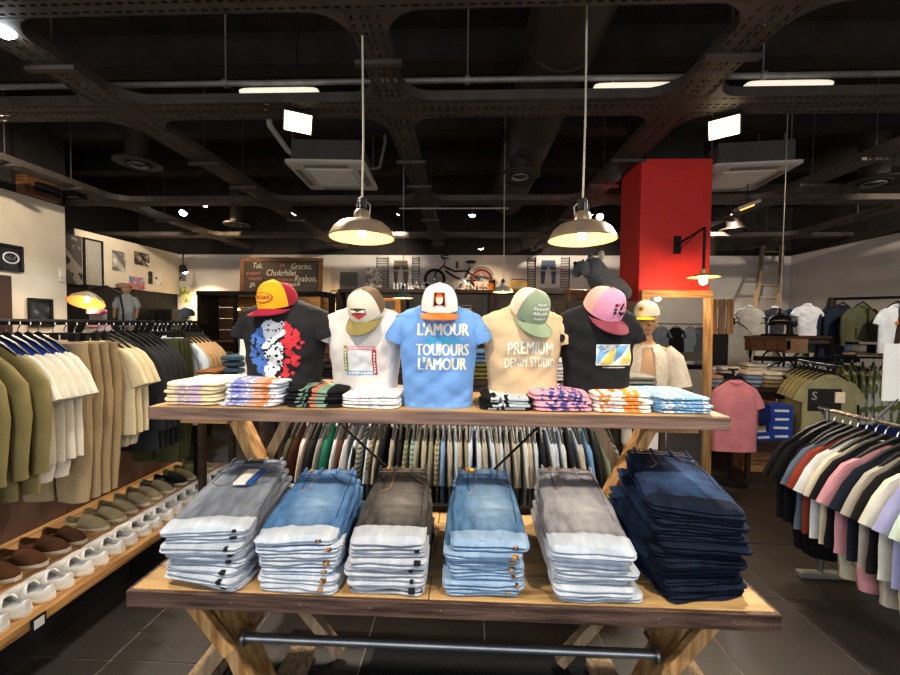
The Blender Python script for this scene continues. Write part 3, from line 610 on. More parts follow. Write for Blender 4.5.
D6c = denim('denim_ink', '#1a2438', '#0d1320')
fade(D2, '#8fb0d2'); fade(D3, '#8a8580'); fade(D4, '#9dbad6'); fade(D5, '#b9b8ba'); fade(D6, '#3d5a86')
HT = mat('hem_navy_orange', '#1c2233', .8, .2, 60, col2='#b8854a', low=.45, high=.55); HB = mat('hem_black', '#17181c', .8, .2, 20)
jeans_stack((-.955, 1.34), R(9), 8, .29, .5, .027, .036, D1, LB, R(-3.0), .010, 'steel grey jeans with pale inside', 'pile of steel grey jeans', HB, .055, 'back', seed=1, topx=' and leather patch')
jeans_stack((-.605, 1.345), R(6), 7, .285, .5, .027, .035, D2, LBL if 0 else LB, R(-1.5), .012, 'mid blue jeans with pale cuffs', 'pile of mid blue jeans', HT, .06, seed=2)
jeans_stack((-.275, 1.335), R(4), 6, .275, .5, .034, .044, D3, LG, R(-1.0), .010, 'washed black jeans with pale grey cuffs', 'pile of washed black jeans', HB, .06, seed=3)
jeans_stack((.085, 1.345), R(0), 7, .275, .5, .028, .038, D4, LBL, R(.5), .014, 'worn blue jeans with sky blue cuffs', 'pile of worn blue jeans', HT, .06, seed=4, topx=' and orange label')
jeans_stack((.445, 1.34), R(-5), 7, .28, .53, .028, .039, D5, LB, R(1.0), .014, 'light grey jeans with pale cuffs', 'pile of light grey jeans', None, .06, seed=5, shiftx=.006)
jeans_stack((.83, 1.37), R(-12), 13, .3, .49, .0255, .0285, D6, D6c, R(1.8), .014, 'dark navy jeans with ink black folds', 'tall pile of dark navy jeans', None, .06, seed=6, shiftx=.003)
# ------------------------------------------------------------------ shirt busts on the upper shelf
def interp(tab, z):
    for (a, b), (c, d) in zip(tab, tab[1:]):
        if z <= c: t = (z - a) / (c - a) if c > a else 0; t = t * t * (3 - 2 * t); return b + (d - b) * t
    return tab[-1][1]
HW = [(0, .155), (.15, .158), (.3, .162), (.5, .172), (.68, .186), (.8, .197), (.88, .192), (.93, .15), (.97, .095), (1.0, .062)]
HD = [(0, .10), (.3, .105), (.55, .115), (.75, .112), (.88, .085), (.95, .065), (1.0, .055)]
NE = 2.4
class Bust:
    def __init__(s, h, sc=1.0, dsc=1.0): s.h = h; s.sc = sc; s.d = dsc
    def hw(s, z): return interp(HW, z / s.h) * s.sc
    def hd(s, z): return interp(HD, z / s.h) * s.sc * s.d
    def wr(s, x, z, seed): return .010 * NZ(x * 9 + seed, z * 7, 1) + .012 * NZ(x * 10 + z * 16, seed, z * 5) + .010 * NZ(x * 18 - z * 22, seed + 3, x * 6) * (1 if z < s.h * .7 else .4)
    def front(s, x, z, off=.0016, seed=0):
        w = s.hw(z); d = s.hd(z); k = max(0, 1 - min(1, abs(x) / w) ** NE); y = -d * k ** (1 / NE)
        return (x, y - off - s.wr(x, z, seed) * 1.0, z)
def make_bust(cx, cy, z0, h, sc, m, label, seed, rz=0, roll=False, dsc=1.0, neck=BLACK, cuffm=None):
    B = Bust(h, sc, dsc); q = thing('shirt_bust', label, 'shirt', (cx, cy, z0), rz); rings = []; n = 56
    for i in range(49):
        z = h * i / 48; w = B.hw(z); d = B.hd(z); ring = []
        for j in range(n):
            a = 2 * PI * j / n; x = w * math.copysign(abs(math.cos(a)) ** (2 / NE), math.cos(a)); y = d * math.copysign(abs(math.sin(a)) ** (2 / NE), math.sin(a))
            k = B.wr(x, z, seed); ring.append((x, y - (k if y < 0 else -k), z))
        rings.append(ring)
    MB().loft(rings).build('shirt_body', m, q)
    for s in (-1, 1):   # short sleeves, rolled
        sx = B.hw(h * .8) * .92; rs = []; N2 = 16
        pts = [(sx * .66, h * .83, .050, .060), (sx * .84, h * .785, .053, .068), (sx * .99, h * .71, .051, .068), (sx * 1.07, h * .63, .047, .064)]
        DV = [Vector((.7, 0, -.7)), Vector((.55, 0, -.83)), Vector((.4, 0, -.92)), Vector((.3, 0, -.95))]
        for i, (px, pz, ra, rb) in enumerate(pts):
            dv = DV[i].normalized(); up = Vector((-dv.z, 0, dv.x)).normalized()
            rs.append([(s * (px + up.x * ra * sc * math.cos(2 * PI * j / N2)), rb * sc * math.sin(2 * PI * j / N2) + .006 * NZ(px * 20 + seed, j * .5), pz + up.z * ra * sc * math.cos(2 * PI * j / N2) + .004 * NZ(j, seed)) for j in range(N2)])
        MB().loft(rs).build('sleeve', m, q)
        px, pz, ra, rb = pts[-1]; dv = DV[3].normalized(); up = Vector((-dv.z, 0, dv.x)).normalized(); rl = []
        for e, g in ((-.034, .98), (-.03, 1.08), (-.012, 1.12), (.004, 1.08), (.006, .8)):
            rl.append([(s * (px + dv.x * e + up.x * ra * g * sc * math.cos(2 * PI * j / N2)), rb * g * sc * math.sin(2 * PI * j / N2) + .005 * NZ(j * .6, seed, 5), pz + dv.z * e + up.z * ra * g * sc * math.cos(2 * PI * j / N2) + .004 * NZ(j * .5, seed)) for j in range(N2)])
        MB().loft(rl).build('sleeve_cuff', cuffm or m, q)
    MB().lathe([(.066 * sc, h * .985), (.07 * sc, h * .995), (.066 * sc, h * 1.01), (.058 * sc, h * 1.005)], 24, cap=None).build('collar', m, q)
    MB().lathe([(.056 * sc, h * .98), (.052 * sc, h * 1.02), (.048 * sc, h * 1.06), (.02, h * 1.075), (.002, h * 1.078)], 20).build('bust_neck', neck, q)
    hm = MB(); hm.loft([[(v[0] * f, v[1] * f, zz) for v in rings[0]] for f, zz in ((1.012, 0.0), (1.014, .018), (1.0, .02))], False); hm.build('hem', m, q)
    return q, B
def decal(q, B, name, m, fn_pts, seed, off=.0022, nx=1):
    """flat shapes given as polygons in (x,z), laid over the front cloth"""
    mb = MB()
    def rec(p, q_, r_, d):
        e = max(((a[0] - b[0]) ** 2 + (a[1] - b[1]) ** 2) for a, b in ((p, q_), (q_, r_), (r_, p)))
        if e > .011 ** 2 and d < 5:
            m1, m2, m3 = [((a[0] + b[0]) / 2, (a[1] + b[1]) / 2) for a, b in ((p, q_), (q_, r_), (r_, p))]
            for t3 in ((p, m1, m3), (m1, q_, m2), (m3, m2, r_), (m1, m2, m3)): rec(*t3, d + 1)
        else: mb.add([B.front(x, z, off, seed) for x, z in (p, q_, r_)], [(0, 1, 2)])
    for poly in fn_pts:
        c = (sum(p[0] for p in poly) / len(poly), sum(p[1] for p in poly) / len(poly))
        for i in range(len(poly)): rec(poly[i], poly[(i + 1) % len(poly)], c, 0)
    return mb.build(name, m, q)
def gridpoly(x0, x1, z0, z1, n=6, k=4):
    out = []
    for i in range(n):
        for j in range(k):
            a, b = x0 + (x1 - x0) * i / n, x0 + (x1 - x0) * (i + 1) / n; c, d = z0 + (z1 - z0) * j / k, z0 + (z1 - z0) * (j + 1) / k
            out.append([(a, c), (b, c), (b, d), (a, d)])
    return out
SB = T2 + .0005
def marks(fn, w, h, n, seed):
    """a row of small unreadable letter-like strokes, w wide and h high, mapped by fn"""
    r_ = random.Random(seed); mb = MB(); st = w / n
    for i in range(n):
        x = -w / 2 + st * i
        for k in range(2):
            a = x + st * (.08 + .42 * k); b = a + st * r_.uniform(.16, .3); z0 = -h / 2 * r_.uniform(.6, 1); z1 = h / 2 * r_.uniform(.6, 1); mb.add([fn(a, z0), fn(b, z0), fn(b, z1), fn(a, z1)], [(0, 1, 2, 3)])
        z = h * r_.uniform(-.35, .3); mb.add([fn(x + st * .1, z), fn(x + st * .75, z), fn(x + st * .75, z + h * .18), fn(x + st * .1, z + h * .18)], [(0, 1, 2, 3)])
    return mb
# 1 black, tricolour print
b1c = at(284, 395, 1.70); K = fab('#232325')
q, B = make_bust(b1c.x, 1.72, SB, .45, 1.02, K, 'black shirt bust with blue white and red oval print', 1, R(-4), True)
rnd = random.Random(3)
def blot(cx, cz, r, e=.35, n=9, sq=1): return [(cx + r * sq * math.cos(2 * PI * i / n) * (1 + e * (rnd.random() - .5) * 2), cz + r * math.sin(2 * PI * i / n) * (1 + e * (rnd.random() - .5) * 2)) for i in range(n)]
PB, PW, PR = fab('#4a72b8'), fab('#d9dfe4'), fab('#c8363f')
ocx, ocz, oa, ob = .018, .225, .118, .13
bl = {'b': [], 'r': []}
for i in range(260):
    x = rnd.uniform(-1, 1); z = rnd.uniform(-1, 1)
    if x * x + z * z < 1 and abs(x + .05) > .28: bl['b' if x < 0 else 'r'].append(blot(ocx + x * oa, ocz + z * ob, rnd.uniform(.007, .014)))
decal(q, B, 'print_blue', PB, bl['b'], 1); decal(q, B, 'print_red', PR, bl['r'], 1, .0024)
wb = [blot(rnd.uniform(-.024, .048), rnd.uniform(.105, .345), rnd.uniform(.012, .02)) for _ in range(70)]
decal(q, B, 'print_white', PW, wb, 1, .003)
decal(q, B, 'print_black', fab('#151518'), [blot(rnd.uniform(-.027, .052), rnd.uniform(.1, .345), rnd.uniform(.003, .0075)) for _ in range(46)], 1, .0036)
# 2 white with a square of four coloured bars
b2c = at(364, 395, 1.70); q, B = make_bust(b2c.x, 1.73, SB, .43, .92, fab('#cfc8c3'), 'white shirt bust with square of coloured bars printed', 2, R(-3), True)
for nm, cl, (x0, x1, z0, z1), tx in (('print_bar_pink', '#d98d9a', (-.048, .075, .235, .25), 'ADVENTURE'), ('print_bar_blue', '#7ba3c4', (-.055, .072, .125, .142), 'Overview'), ('print_bar_green', '#7d8b45', (-.062, -.045, .14, .252), 'SPECIAL'), ('print_bar_maroon', '#9c3a3e', (.06, .078, .125, .235), 'CHAPTER')):
    decal(q, B, nm, fab(cl), gridpoly(x0, x1, z0, z1, 5, 3), 2, .0022)
    mx_, mz_ = (x0 + x1) / 2, (z0 + z1) / 2; hor = (x1 - x0) > (z1 - z0)
    marks((lambda a, b: B.front(mx_ + a, mz_ + b, .0032, 2)) if hor else (lambda a, b: B.front(mx_ - b, mz_ + a, .0032, 2)), max(x1 - x0, z1 - z0) * .82, .009, len(tx), 7).build('print_lettering', fab('#f2ece6'), q)
decal(q, B, 'print_panel', fab('#d5d2d4'), gridpoly(-.043, .058, .144, .233, 4, 3), 2, .0018)
# 3 blue with cream lettering
b3c = at(438, 410, 1.66); q, B = make_bust(b3c.x, 1.66, SB, .435, .95, fab('#6d9ad6'), 'blue shirt bust with cream slogan lettering on the back', 3, R(2), True)
CRM = fab('#eceada')
def put(q, B, seed, s, size, bold, cx, cz, m, name, shear=0, tall=1.0, wide=1.0, arch=0, space=1.0, off=.0032):
    text_on(lambda a, b: B.front(cx + a * wide, cz + b * tall - arch * (a * wide) ** 2, off, seed), s, size, bold, shear, 'CENTER', space, .012).build(name, m, q)
put(q, B, 3, "L'AMOUR", .075, .05, .02, .322, CRM, 'slogan_lettering', 0, .95, .66)
put(q, B, 3, 'de Nice', .055, .015, .016, .283, fab('#2fc0dc'), 'script_lettering', .35, .85, .8, off=.0034)
put(q, B, 3, 'TOUJOURS', .072, .05, .02, .24, CRM, 'slogan_lettering', 0, .95, .6)
put(q, B, 3, "L'AMOUR", .075, .05, .018, .182, CRM, 'slogan_lettering', 0, .95, .62)
# 4 sand with arched college lettering
b4c = at(522, 398, 1.70); q, B = make_bust(b4c.x, 1.72, SB, .43, .95, fab('#cdb28d'), 'sand beige shirt bust with cream college lettering', 4, R(2), True)
put(q, B, 4, 'PREMIUM', .072, .03, .016, .25, CRM, 'college_lettering', 0, 1.05, .66, .9)
put(q, B, 4, 'DENIM STUDIO', .052, .025, .016, .19, CRM, 'college_lettering', 0, 1.1, .6, .6)
# 5 black with a blue and yellow rectangle
b5c = at(597, 398, 1.70); q, B = make_bust(b5c.x, 1.72, SB, .445, .86, fab('#1d1d1f'), 'black shirt bust with blue and yellow rectangle print', 5, R(0), True)
z0, z1, x0 = .185, .265, -.03; x1 = .115; xm = .042
decal(q, B, 'print_panel', fab('#e7e7e2'), gridpoly(x0 - .004, x1 + .004, z0 - .004, z1 + .004, 6, 3), 5, .002)
decal(q, B, 'print_blue', fab('#78acd8'), [[(x0, z0), (x0, z0 + .045), (x0 + .05, z0 + .06)], [(xm + .002, z0 + .005), (xm + .002, z1), (x1 - .004, z1)]], 5, .003)
decal(q, B, 'print_yellow', fab('#d9c96a'), [[(x0 + .006, z0), (xm - .001, z0), (xm - .001, z1)], [(xm + .022, z0), (x1, z0), (x1, z1 - .012)]], 5, .003)
decal(q, B, 'print_dots', fab('#78acd8'), [blot(rnd.uniform(x0 + .003, x0 + .042), rnd.uniform(z1 - .033, z1 - .002), .004) for _ in range(16)], 5, .0034)
marks(lambda a, b: B.front(.045 + a, .172 + b, .003, 5), .1, .006, 22, 8).build('small_lettering', CRM, q)
# ------------------------------------------------------------------ caps
def make_cap(loc, rot, front, back, brim, label, sc=1.0, badge=None, net=True):
    q = thing('baseball_cap', label, 'cap', loc, rot=rot); a, b, h = .079 * sc, .094 * sc, .1 * sc
    def P(th, ph, off=0):   # th: 0 = front (-y)
        c = math.cos(ph) ** .62; s_ = math.sin(ph) ** .9 if ph > 0 else 0
        hh = h * (1 + .1 * math.cos(th)) ; return Vector((a * c * math.sin(th), -b * c * math.cos(th), hh * s_)) * (1 + off / .09)
    def shell(t0, t1, n, name, m, off=0):
        mb = MB(); rows = 10
        g = [[P(t0 + (t1 - t0) * i / n, PI / 2 * j / rows * .995, off) for i in range(n + 1)] for j in range(rows + 1)]
        i_ = [[P(t0 + (t1 - t0) * i / n, PI / 2 * j / rows * .995, off - .003) for i in range(n + 1)] for j in range(rows + 1)]
        mb.loft(g, False, False); mb.loft(i_, False, False)
        return mb.build(name, m, q)
    FA = R(68)
    shell(-FA, FA, 16, 'front_panel', front); shell(FA, 2 * PI - FA, 24, 'back_panel', back, -.001)
    mb = MB(); top = []; bot = []
    for i in range(17):
        t = -FA * 1.05 + 2.1 * FA * i / 16; p0 = P(t, .02, .001); f = math.cos(t / (FA * 1.05) * PI / 2) ** .6
        row = []; rb = []
        for j in range(5):
            e = j / 4 * .075 * sc * f; x = p0.x * (1 + .12 * j / 4 * f); y = p0.y - e; z = p0.z - .9 * (x / a) ** 2 * .02 * sc - .12 * e - .002
            row.append((x, y, z + .002)); rb.append((x, y, z - .002))
        top.append(row); bot.append(rb)
    mb.loft([r_ + s_[::-1] for r_, s_ in zip(top, bot)]); mb.build('brim', brim, q)
    MB().lathe([(.008 * sc, 0), (.007 * sc, .005), (.001, .007)], 12, (0, 0, h * 1.0)).build('top_button', brim, q)
    def fp(u, v, off=.002):   # u across, v up on the front panel in metres
        th = u / a; ph = min(1.3, max(.02, v * .82 / h * 1.2)); return P(th, ph, off)
    if badge: badge(q, fp)
    return q
def pg(fp, pts, off):
    mb = MB(); v = [fp(x, y, off) for x, y in pts]; c = fp(sum(p[0] for p in pts) / len(pts), sum(p[1] for p in pts) / len(pts), off)
    mb.add(v + [c], [(i, (i + 1) % len(v), len(v)) for i in range(len(v))]); return mb
def ell(cx, cy, rx, ry, n=24): return [(cx + rx * math.cos(2 * PI * i / n), cy + ry * math.sin(2 * PI * i / n)) for i in range(n)]
MAR = fab('#8e1f35'); 
def bd1(q, fp):
    pg(fp, ell(-.004, .043, .047, .022), .003).build('badge_rim', MAR, q); pg(fp, ell(-.004, .043, .043, .0185), .004).build('badge_field', fab('#e0a127'), q)
    text_on(lambda a, b: fp(-.004 + a * .62, .043 + b, .005), 'Von Dutch', .026, .03).build('badge_lettering', MAR, q)
make_cap((b1c.x - .012, 1.68, SB + .428), (R(16), 0, R(-11)), fab('#e0a01f'), MAR, MAR, 'mustard yellow and maroon cap on the black oval print bust', 1.02, bd1)
def bd2(q, fp):
    pg(fp, [(-.036, .055), (-.02, .06), (0, .063), (.02, .06), (.036, .055), (.034, .03), (0, .014), (-.034, .03)], .003).build('badge_frame', fab('#4a4a44'), q)
    pg(fp, [(-.032, .05), (.032, .05), (.031, .038), (-.031, .038)], .004).build('badge_white', fab('#e5dfd2'), q); pg(fp, [(-.031, .037), (.031, .037), (.028, .028), (0, .016), (-.028, .028)], .004).build('badge_red', fab('#c13239'), q)
make_cap((b2c.x + .018, 1.685, SB + .41), (R(40), 0, R(-9)), fab('#ddd3bf'), fab('#6a5642'), fab('#7d7145'), 'cream and brown cap with olive brim on the white bust', 1.0, bd2)
def bd3(q, fp):
    pg(fp, [(-.026, .02), (.026, .02), (.026, .078), (-.026, .078)], .003).build('badge_patch', fab('#d4571f'), q); pg(fp, [(-.021, .025), (.021, .025), (.021, .073), (-.021, .073)], .004).build('badge_black', fab('#211a1a'), q)
    pg(fp, ell(0, .045, .014, .017), .005).build('badge_shape', fab('#e8c3b4'), q); pg(fp, [(-.018, .05), (.018, .05), (.01, .068), (-.01, .07)], .0055).build('badge_top', fab('#d4571f'), q)
make_cap((b3c.x + .006, 1.62, SB + .412), (R(14), 0, R(3)), fab('#e6e2dc'), fab('#2a2a2e'), fab('#e0662a'), 'white cap with bright orange brim on the blue bust', 1.02, bd3)
def bd4(q, fp):
    for k in range(4): marks(lambda a, b: fp(a, .082 - .02 * k + b, .0035), (.05, .078, .07, .05)[k], .015 if k in (1, 2) else .011, (8, 6, 6, 8)[k], 20 + k).build('badge_lettering', fab('#e9ece4'), q)
make_cap((b4c.x + .02, 1.68, SB + .408), (R(38), 0, R(20)), fab('#8b9a80'), fab('#e3cdb8'), fab('#7f9075'), 'sage green cap with pale mesh back on the beige bust', 1.02, bd4)
def bd5(q, fp):
    r5 = random.Random(5)
    for k in range(14): pg(fp, blot(r5.uniform(-.012, .036), r5.uniform(.025, .075), .0065), .0035).build('badge_mark', fab('#d84a63') if k in (4, 9) else fab('#2a2328'), q)
make_cap((b5c.x + .012, 1.69, SB + .418), (R(36), 0, R(14)), fab('#e39ab8'), fab('#eba79d'), fab('#7a3a48'), 'pink cap with maroon brim on the black print bust', 1.02, bd5)
# ------------------------------------------------------------------ folded tees along the shelf edge
def tee_stack(px0, px1, n, th, base, label, grp, seed, depth=.3, y=None, rot=0, fan=0.0, z=SB, top=None, topl=None, name='folded_tee', Y=1.535, sag=.008, cat='shirt', mats=None):
    rnd = random.Random(seed); a = at(px0, 400, Y).x; b = at(px1, 400, Y).x; w = b - a
    for k in range(n):
        m = mats[k % len(mats)] if mats else base; l = label + (', topmost of its stack' if k == n - 1 else ', %s from the top' % ORD[n - 1 - k])
        if top is not None and k == n - 1: m = top; l = topl
        ww = w * rnd.uniform(.96, 1.0) * (1 - .03 * k / n); dd = depth * rnd.uniform(.95, 1.03)
        def fn(x, yy, zz): return (x, yy, zz - sag * (abs(yy) / (depth / 2)) ** 3 * (k / n) - sag * .8 * (abs(x) / (w / 2)) ** 3 * (k / n))
        mb = MB().sup(ww, dd, th * 1.06, .28, .55, nu=30, nv=9, amp=.011, seed=rnd.uniform(0, 60), fn=fn)
        # second ply line along the front fold
        o = mb.build(name, m); tag(o, l, cat, grp)
        o.location = ((a + b) / 2 + rnd.uniform(-.008, .008) + fan * k, Y + depth / 2 + rnd.uniform(-.004, .012), z + k * th); o.rotation_euler = (0, 0, rot + R(rnd.uniform(-2, 2)))
CREAMP = printmat('print_cream_violet', '#e2d2ae', ['#b7a3b8', '#c8b2c4'], .05, 51, .42)
WBP = printmat('print_white_violet_orange', '#d7dde6', ['#8b8fd0', '#a9a6cf', '#d9ab92', '#d98a55'], .09, 51, .42)
BKP = printmat('print_black_teal', '#17171a', ['#6f8f80', '#b9785e', '#7d9a86'], .06, 44, .44)
WHP = printmat('print_white_faint', '#e9e5e2', ['#c9b4d0', '#b9c4d8'], .07, 68, .6)
BWP = printmat('print_black_white', '#1a1a1c', ['#c9d0d4', '#b9c2c8'], .075, 44, .42)
PKP = printmat('print_pink_navy', '#e8a9b8', ['#3b4a93', '#4a4a8a'], .085, 71, .5)
ORP = printmat('print_white_orange', '#ece7df', ['#e57f28', '#e88a3a'], .09, 47, .52)
BLP = printmat('print_white_skyblue', '#e4e6e6', ['#6fa3cf', '#7aa9d0'], .12, 57, .46)
tee_stack(158, 218, 6, .0165, CREAMP, 'cream folded tee with faded violet print', 'stack of cream tees', 11)
tee_stack(216, 280, 7, .0165, WBP, 'pale blue folded tee with violet and orange print', 'stack of pale blue tees', 12, fan=.003)
tee_stack(279, 342, 5, .0165, BKP, 'black folded tee with teal and rust print', 'stack of black printed tees', 13)
tee_stack(337, 399, 4, .0155, WHP, 'white folded tee with small lettering in front of the white bust', 'stack of white lettered tees', 14)
tee_stack(482, 538, 4, .0155, BWP, 'black folded tee with white foliage print', 'stack of black and white tees', 15)
tee_stack(533, 597, 5, .0165, PKP, 'pink folded tee with navy lettering print', 'stack of pink tees', 16, fan=-.004)
tee_stack(596, 658, 5, .0165, ORP, 'white folded tee with orange block lettering', 'stack of white and orange tees', 17, fan=-.003)
tee_stack(659, 720, 5, .0145, BLP, 'white folded tee with sky blue checked print', 'stack of white and blue tees', 18, fan=-.004)
# ------------------------------------------------------------------ hanging clothes
def flat_ring(hw, ht, z, n=20, seed=0, k=0, cx=0, rip=.008, e=.8):
    r = []
    for j in range(n):
        a = 2 * PI * j / n; x = hw * math.copysign(abs(math.cos(a)) ** e, math.cos(a)); y = ht * math.copysign(abs(math.sin(a)) ** e, math.sin(a))
        y += rip * NZ(x * 13 + seed, z * 2.5, seed) * min(1, abs(z) * 3); x += rip * .7 * NZ(z * 7, seed, j * .0)
        r.append((cx + x, y, z))
    return r
GARM = {}
def tee_meshes(var, ln=.68, slv='short', wd=.235, thick=.02):
    key = ('tee', var, ln, slv, wd)
    if key in GARM: return GARM[key]
    sd = var * 7.3; rows = [(.055, .010, -.008), (.1, .012, -.03), (.15, .014, -.062), (wd * .83, .015, -.1), (wd * .94, thick, -.15), (wd, thick, -.24)]
    k = 6
    for i in range(1, k + 1): rows.append((wd * (1 + .03 * i / k), thick * (1 + .5 * i / k), -.24 - (ln - .24) * i / k))
    body = MB().loft([flat_ring(a, b, z, 22, sd, rip=.012 if z < -.2 else .004) for a, b, z in rows]).mesh('garment_body')
    sl = []
    for s in (-1, 1):
        if slv == 'short': pts = [(.14, -.085, .014, .05), (.185, -.125, .017, .075), (.225, -.19, .019, .085), (.25, -.25, .02, .088), (.268, -.3, .021, .092)]
        else: pts = [(.15, -.085, .018, .055), (.2, -.135, .024, .07), (.25, -.2, .03, .07), (.265, -.33, .032, .064), (.26, -.46, .03, .058), (.255, -.58, .026, .05), (.255, -.62, .028, .048)]
        rs = []
        for i, (x, z, ry, rx) in enumerate(pts):
            nx, nz = pts[min(i + 1, len(pts) - 1)][:2]; px, pz = pts[max(i - 1, 0)][:2]; d = Vector((nx - px, 0, nz - pz)).normalized(); u = Vector((-d.z, 0, d.x)); sc = wd / .235
            rs.append([(s * (x * sc + u.x * rx * .62 * math.cos(2 * PI * j / 12)), ry * math.sin(2 * PI * j / 12) + .008 * NZ(z * 9 + sd, j * .3, s), z + u.z * rx * .62 * math.cos(2 * PI * j / 12)) for j in range(12)])
        sl.append(MB().loft(rs).mesh('sleeve'))
    col = MB(); col.tube([(.068 * math.cos(a), .03 * math.sin(a), -.016 - .022 * max(0, -math.sin(a))) for a in [2 * PI * j / 14 for j in range(15)]], .009, 6); col = col.mesh('collar')
    for me in [body, col] + sl: me.materials.append(BLACK)
    GARM[key] = (body, sl, col); return GARM[key]
def pants_meshes(var, ln=.95, wd=.19):
    key = ('pants', var, ln, wd)
    if key in GARM: return GARM[key]
    sd = var * 5.1 + 3; hip = MB().loft([flat_ring(wd * f, t, z, 20, sd, rip=.006) for f, t, z in ((.95, .016, -.02), (.97, .02, -.06), (1.03, .026, -.16), (1.06, .03, -.25), (1.06, .03, -.3))]).mesh('trouser_body')
    legs = []
    for s in (-1, 1):
        legs.append(MB().loft([flat_ring(wd * (.53 - .12 * i / 7), .03 + .004 * math.sin(i * 1.9 + sd), -.27 - (ln - .27) * i / 7, 14, sd + s, cx=s * wd * (.52 - .04 * i / 7), rip=.014) for i in range(8)]).mesh('trouser_leg'))
    wb = MB().loft([flat_ring(wd * .96, .02, z, 20, sd, rip=0) for z in (-.002, -.005, -.035, -.038)]).mesh('waistband')
    for me in [hip, wb] + legs: me.materials.append(BLACK)
    GARM[key] = (hip, legs, wb); return GARM[key]
HOOK = [(0, 0, -.075)] + [(.02 * math.sin(a), 0, -.028 + .028 * math.cos(a) - .0) for a in [R(40 + 28 * k) for k in range(10)]][::-1]
def hook_pts(): return [(0, 0, -.07), (0, 0, -.05)] + [(.017 * math.sin(a), 0, -.018 + .018 * math.cos(a)) for a in [R(180 - 24 * k) for k in range(1, 11)]]
hm_ = MB(); hm_.tube([(-.17, 0, -.168), (-.1, 0, -.116), (0, 0, -.068), (.1, 0, -.116), (.17, 0, -.168)], [.006, .009, .012, .009, .006], 8); HARM = hm_.mesh('hanger_arms'); HARM.materials.append(HANG)
HHOOK = MB().tube(hook_pts(), .0028, 6).mesh('hook'); HHOOK.materials.append(CHROME)
hc_ = MB(); hc_.tube([(-.15, 0, -.075), (.15, 0, -.075)], .005, 6); hc_.box((-.14, -.012, -.115), (-.11, .012, -.07)); hc_.box((.11, -.012, -.115), (.14, .012, -.07)); HCLIP = hc_.mesh('clip_bar'); HCLIP.materials.append(HANG)
LINING = MB().loft([flat_ring(a, b, z, 22, 1, rip=.0) for a, b, z in ((.056, .015, -.006), (.102, .018, -.029), (.156, .021, -.064), (.172, .022, -.082))], False).mesh('neck_lining'); LINING.materials.append(BLACK)
def short(lb, n): return ' '.join(lb.split()[:n])
def hang(kind, rod, rz, m, label, grp, where, var=0, ln=.68, slv='short', wd=.235, dz=-.09, collar=None, name=None, hanger=True, tilt=0, thick=.02, sc=1.0, hangm=None, lining=None):
    """garment + its hanger at a point on the rod"""
    rod = Vector(rod)
    if hanger:
        h = thing('clothes_hanger', 'clothes hanger carrying ' + where, 'hanger', rod, rz, 'clothes hangers')
        if hangm: link('hanger_arms', HARM if kind == 'tee' else HCLIP, h, hangm)
        else: link('hanger_arms' if kind == 'tee' else 'clip_bar', HARM if kind == 'tee' else HCLIP, h)
        link('hook', HHOOK, h)
        h.location.z += .009; h.scale = (sc, sc, sc)
    if kind == 'tee':
        q = thing(name or 'hanging_tee', label, 'shirt' if slv == 'short' else 'jacket', rod + Vector((0, 0, dz)), rz, grp)
        b, s, c = tee_meshes(var, ln, slv, wd, thick); link('garment_body', b, q, m)
        for x in s: link('sleeve', x, q, m)
        link('collar', c, q, collar or m)
        if lining: link('neck_lining', LINING, q, lining)
    else:
        q = thing(name or 'hanging_trousers', label, 'trousers', rod + Vector((0, 0, dz)), rz, grp)
        b, l, w = pants_meshes(var, ln, wd); link('trouser_body', b, q, m)
        for x in l: link('trouser_leg', x, q, m)
        link('waistband', w, q, collar or m)
    q.rotation_euler = (0, tilt, rz); q.scale = (sc, sc, sc); return q
# ---- left rack with the shoe shelf underneath
RX, RZ = -2.27, 1.615
SX0, SX1, SZ = -2.72, -1.9, .3
rk = thing('clothes_rack', 'long black clothes rail on posts above the shoe shelf', 'rack', (RX, 2.2, 0))
MB().tube([(0, -1.3, RZ), (0, .98, RZ)], .016, 12).build('rail', BLACKM, rk)
for y in (-1.28, .96): MB().box((-.018, y - .018, SZ + .001), (.018, y + .018, RZ + .02)).build('post', BLACKM, rk, False)
sh = thing('shoe_shelf', 'long low wooden shelf on a black plinth holding two rows of shoes', 'shelf', (-2.4, 2.2, 0))
for k in range(4):
    x0 = SX0 + 2.4 + k * (SX1 - SX0) / 4; MB().box((x0, -1.4, SZ - .045), (x0 + (SX1 - SX0) / 4 - .003, 1.3, SZ)).build('plank', PINEY, sh, False, bevel=.003)
MB().box((SX0 + 2.4 - .03, -1.4, 0), (SX0 + 2.4 - .002, 1.3, .72)).build('back_panel', mat('panel_brown', '#6b5548', .8, .1, 4), sh, False)
MB().box((SX0 + 2.45, -1.35, 0), (SX1 + 2.4 - .18, 1.25, SZ - .045)).build('plinth', BLACK, sh, False)
OL, OLD, WT, BLU, TAN, CRE, CHA, OLG, PBL, TNS = fab('#756c48'), fab('#4f4c33'), fab('#ddd8cc'), fab('#1f3f9c'), fab('#a08c6c'), fab('#d2c4a2'), fab('#26272a'), fab('#45482f'), fab('#c3d0da'), fab('#bd9d74')
seq = []
y = 1.30
for k in range(6): hang('tee', (RX, y, RZ), 0, OL, 'olive jacket, %s from the white tees on the left rail' % ORD[5 - k], 'olive jackets', 'the olive jacket %s from the white tees' % ORD[5 - k], k % 4, .72, 'long', .25, thick=.028, name='hanging_jacket'); y += .085
for k in range(5): hang('tee', (RX, 1.775 + .047 * k, RZ), 0, WT, 'white tee with blue neck lining, %s from the tan trousers' % ORD[4 - k], 'white tees on the rail', 'the white tee %s from the tan trousers' % ORD[4 - k], k % 4, .62, collar=BLU, thick=.015, lining=BLU)
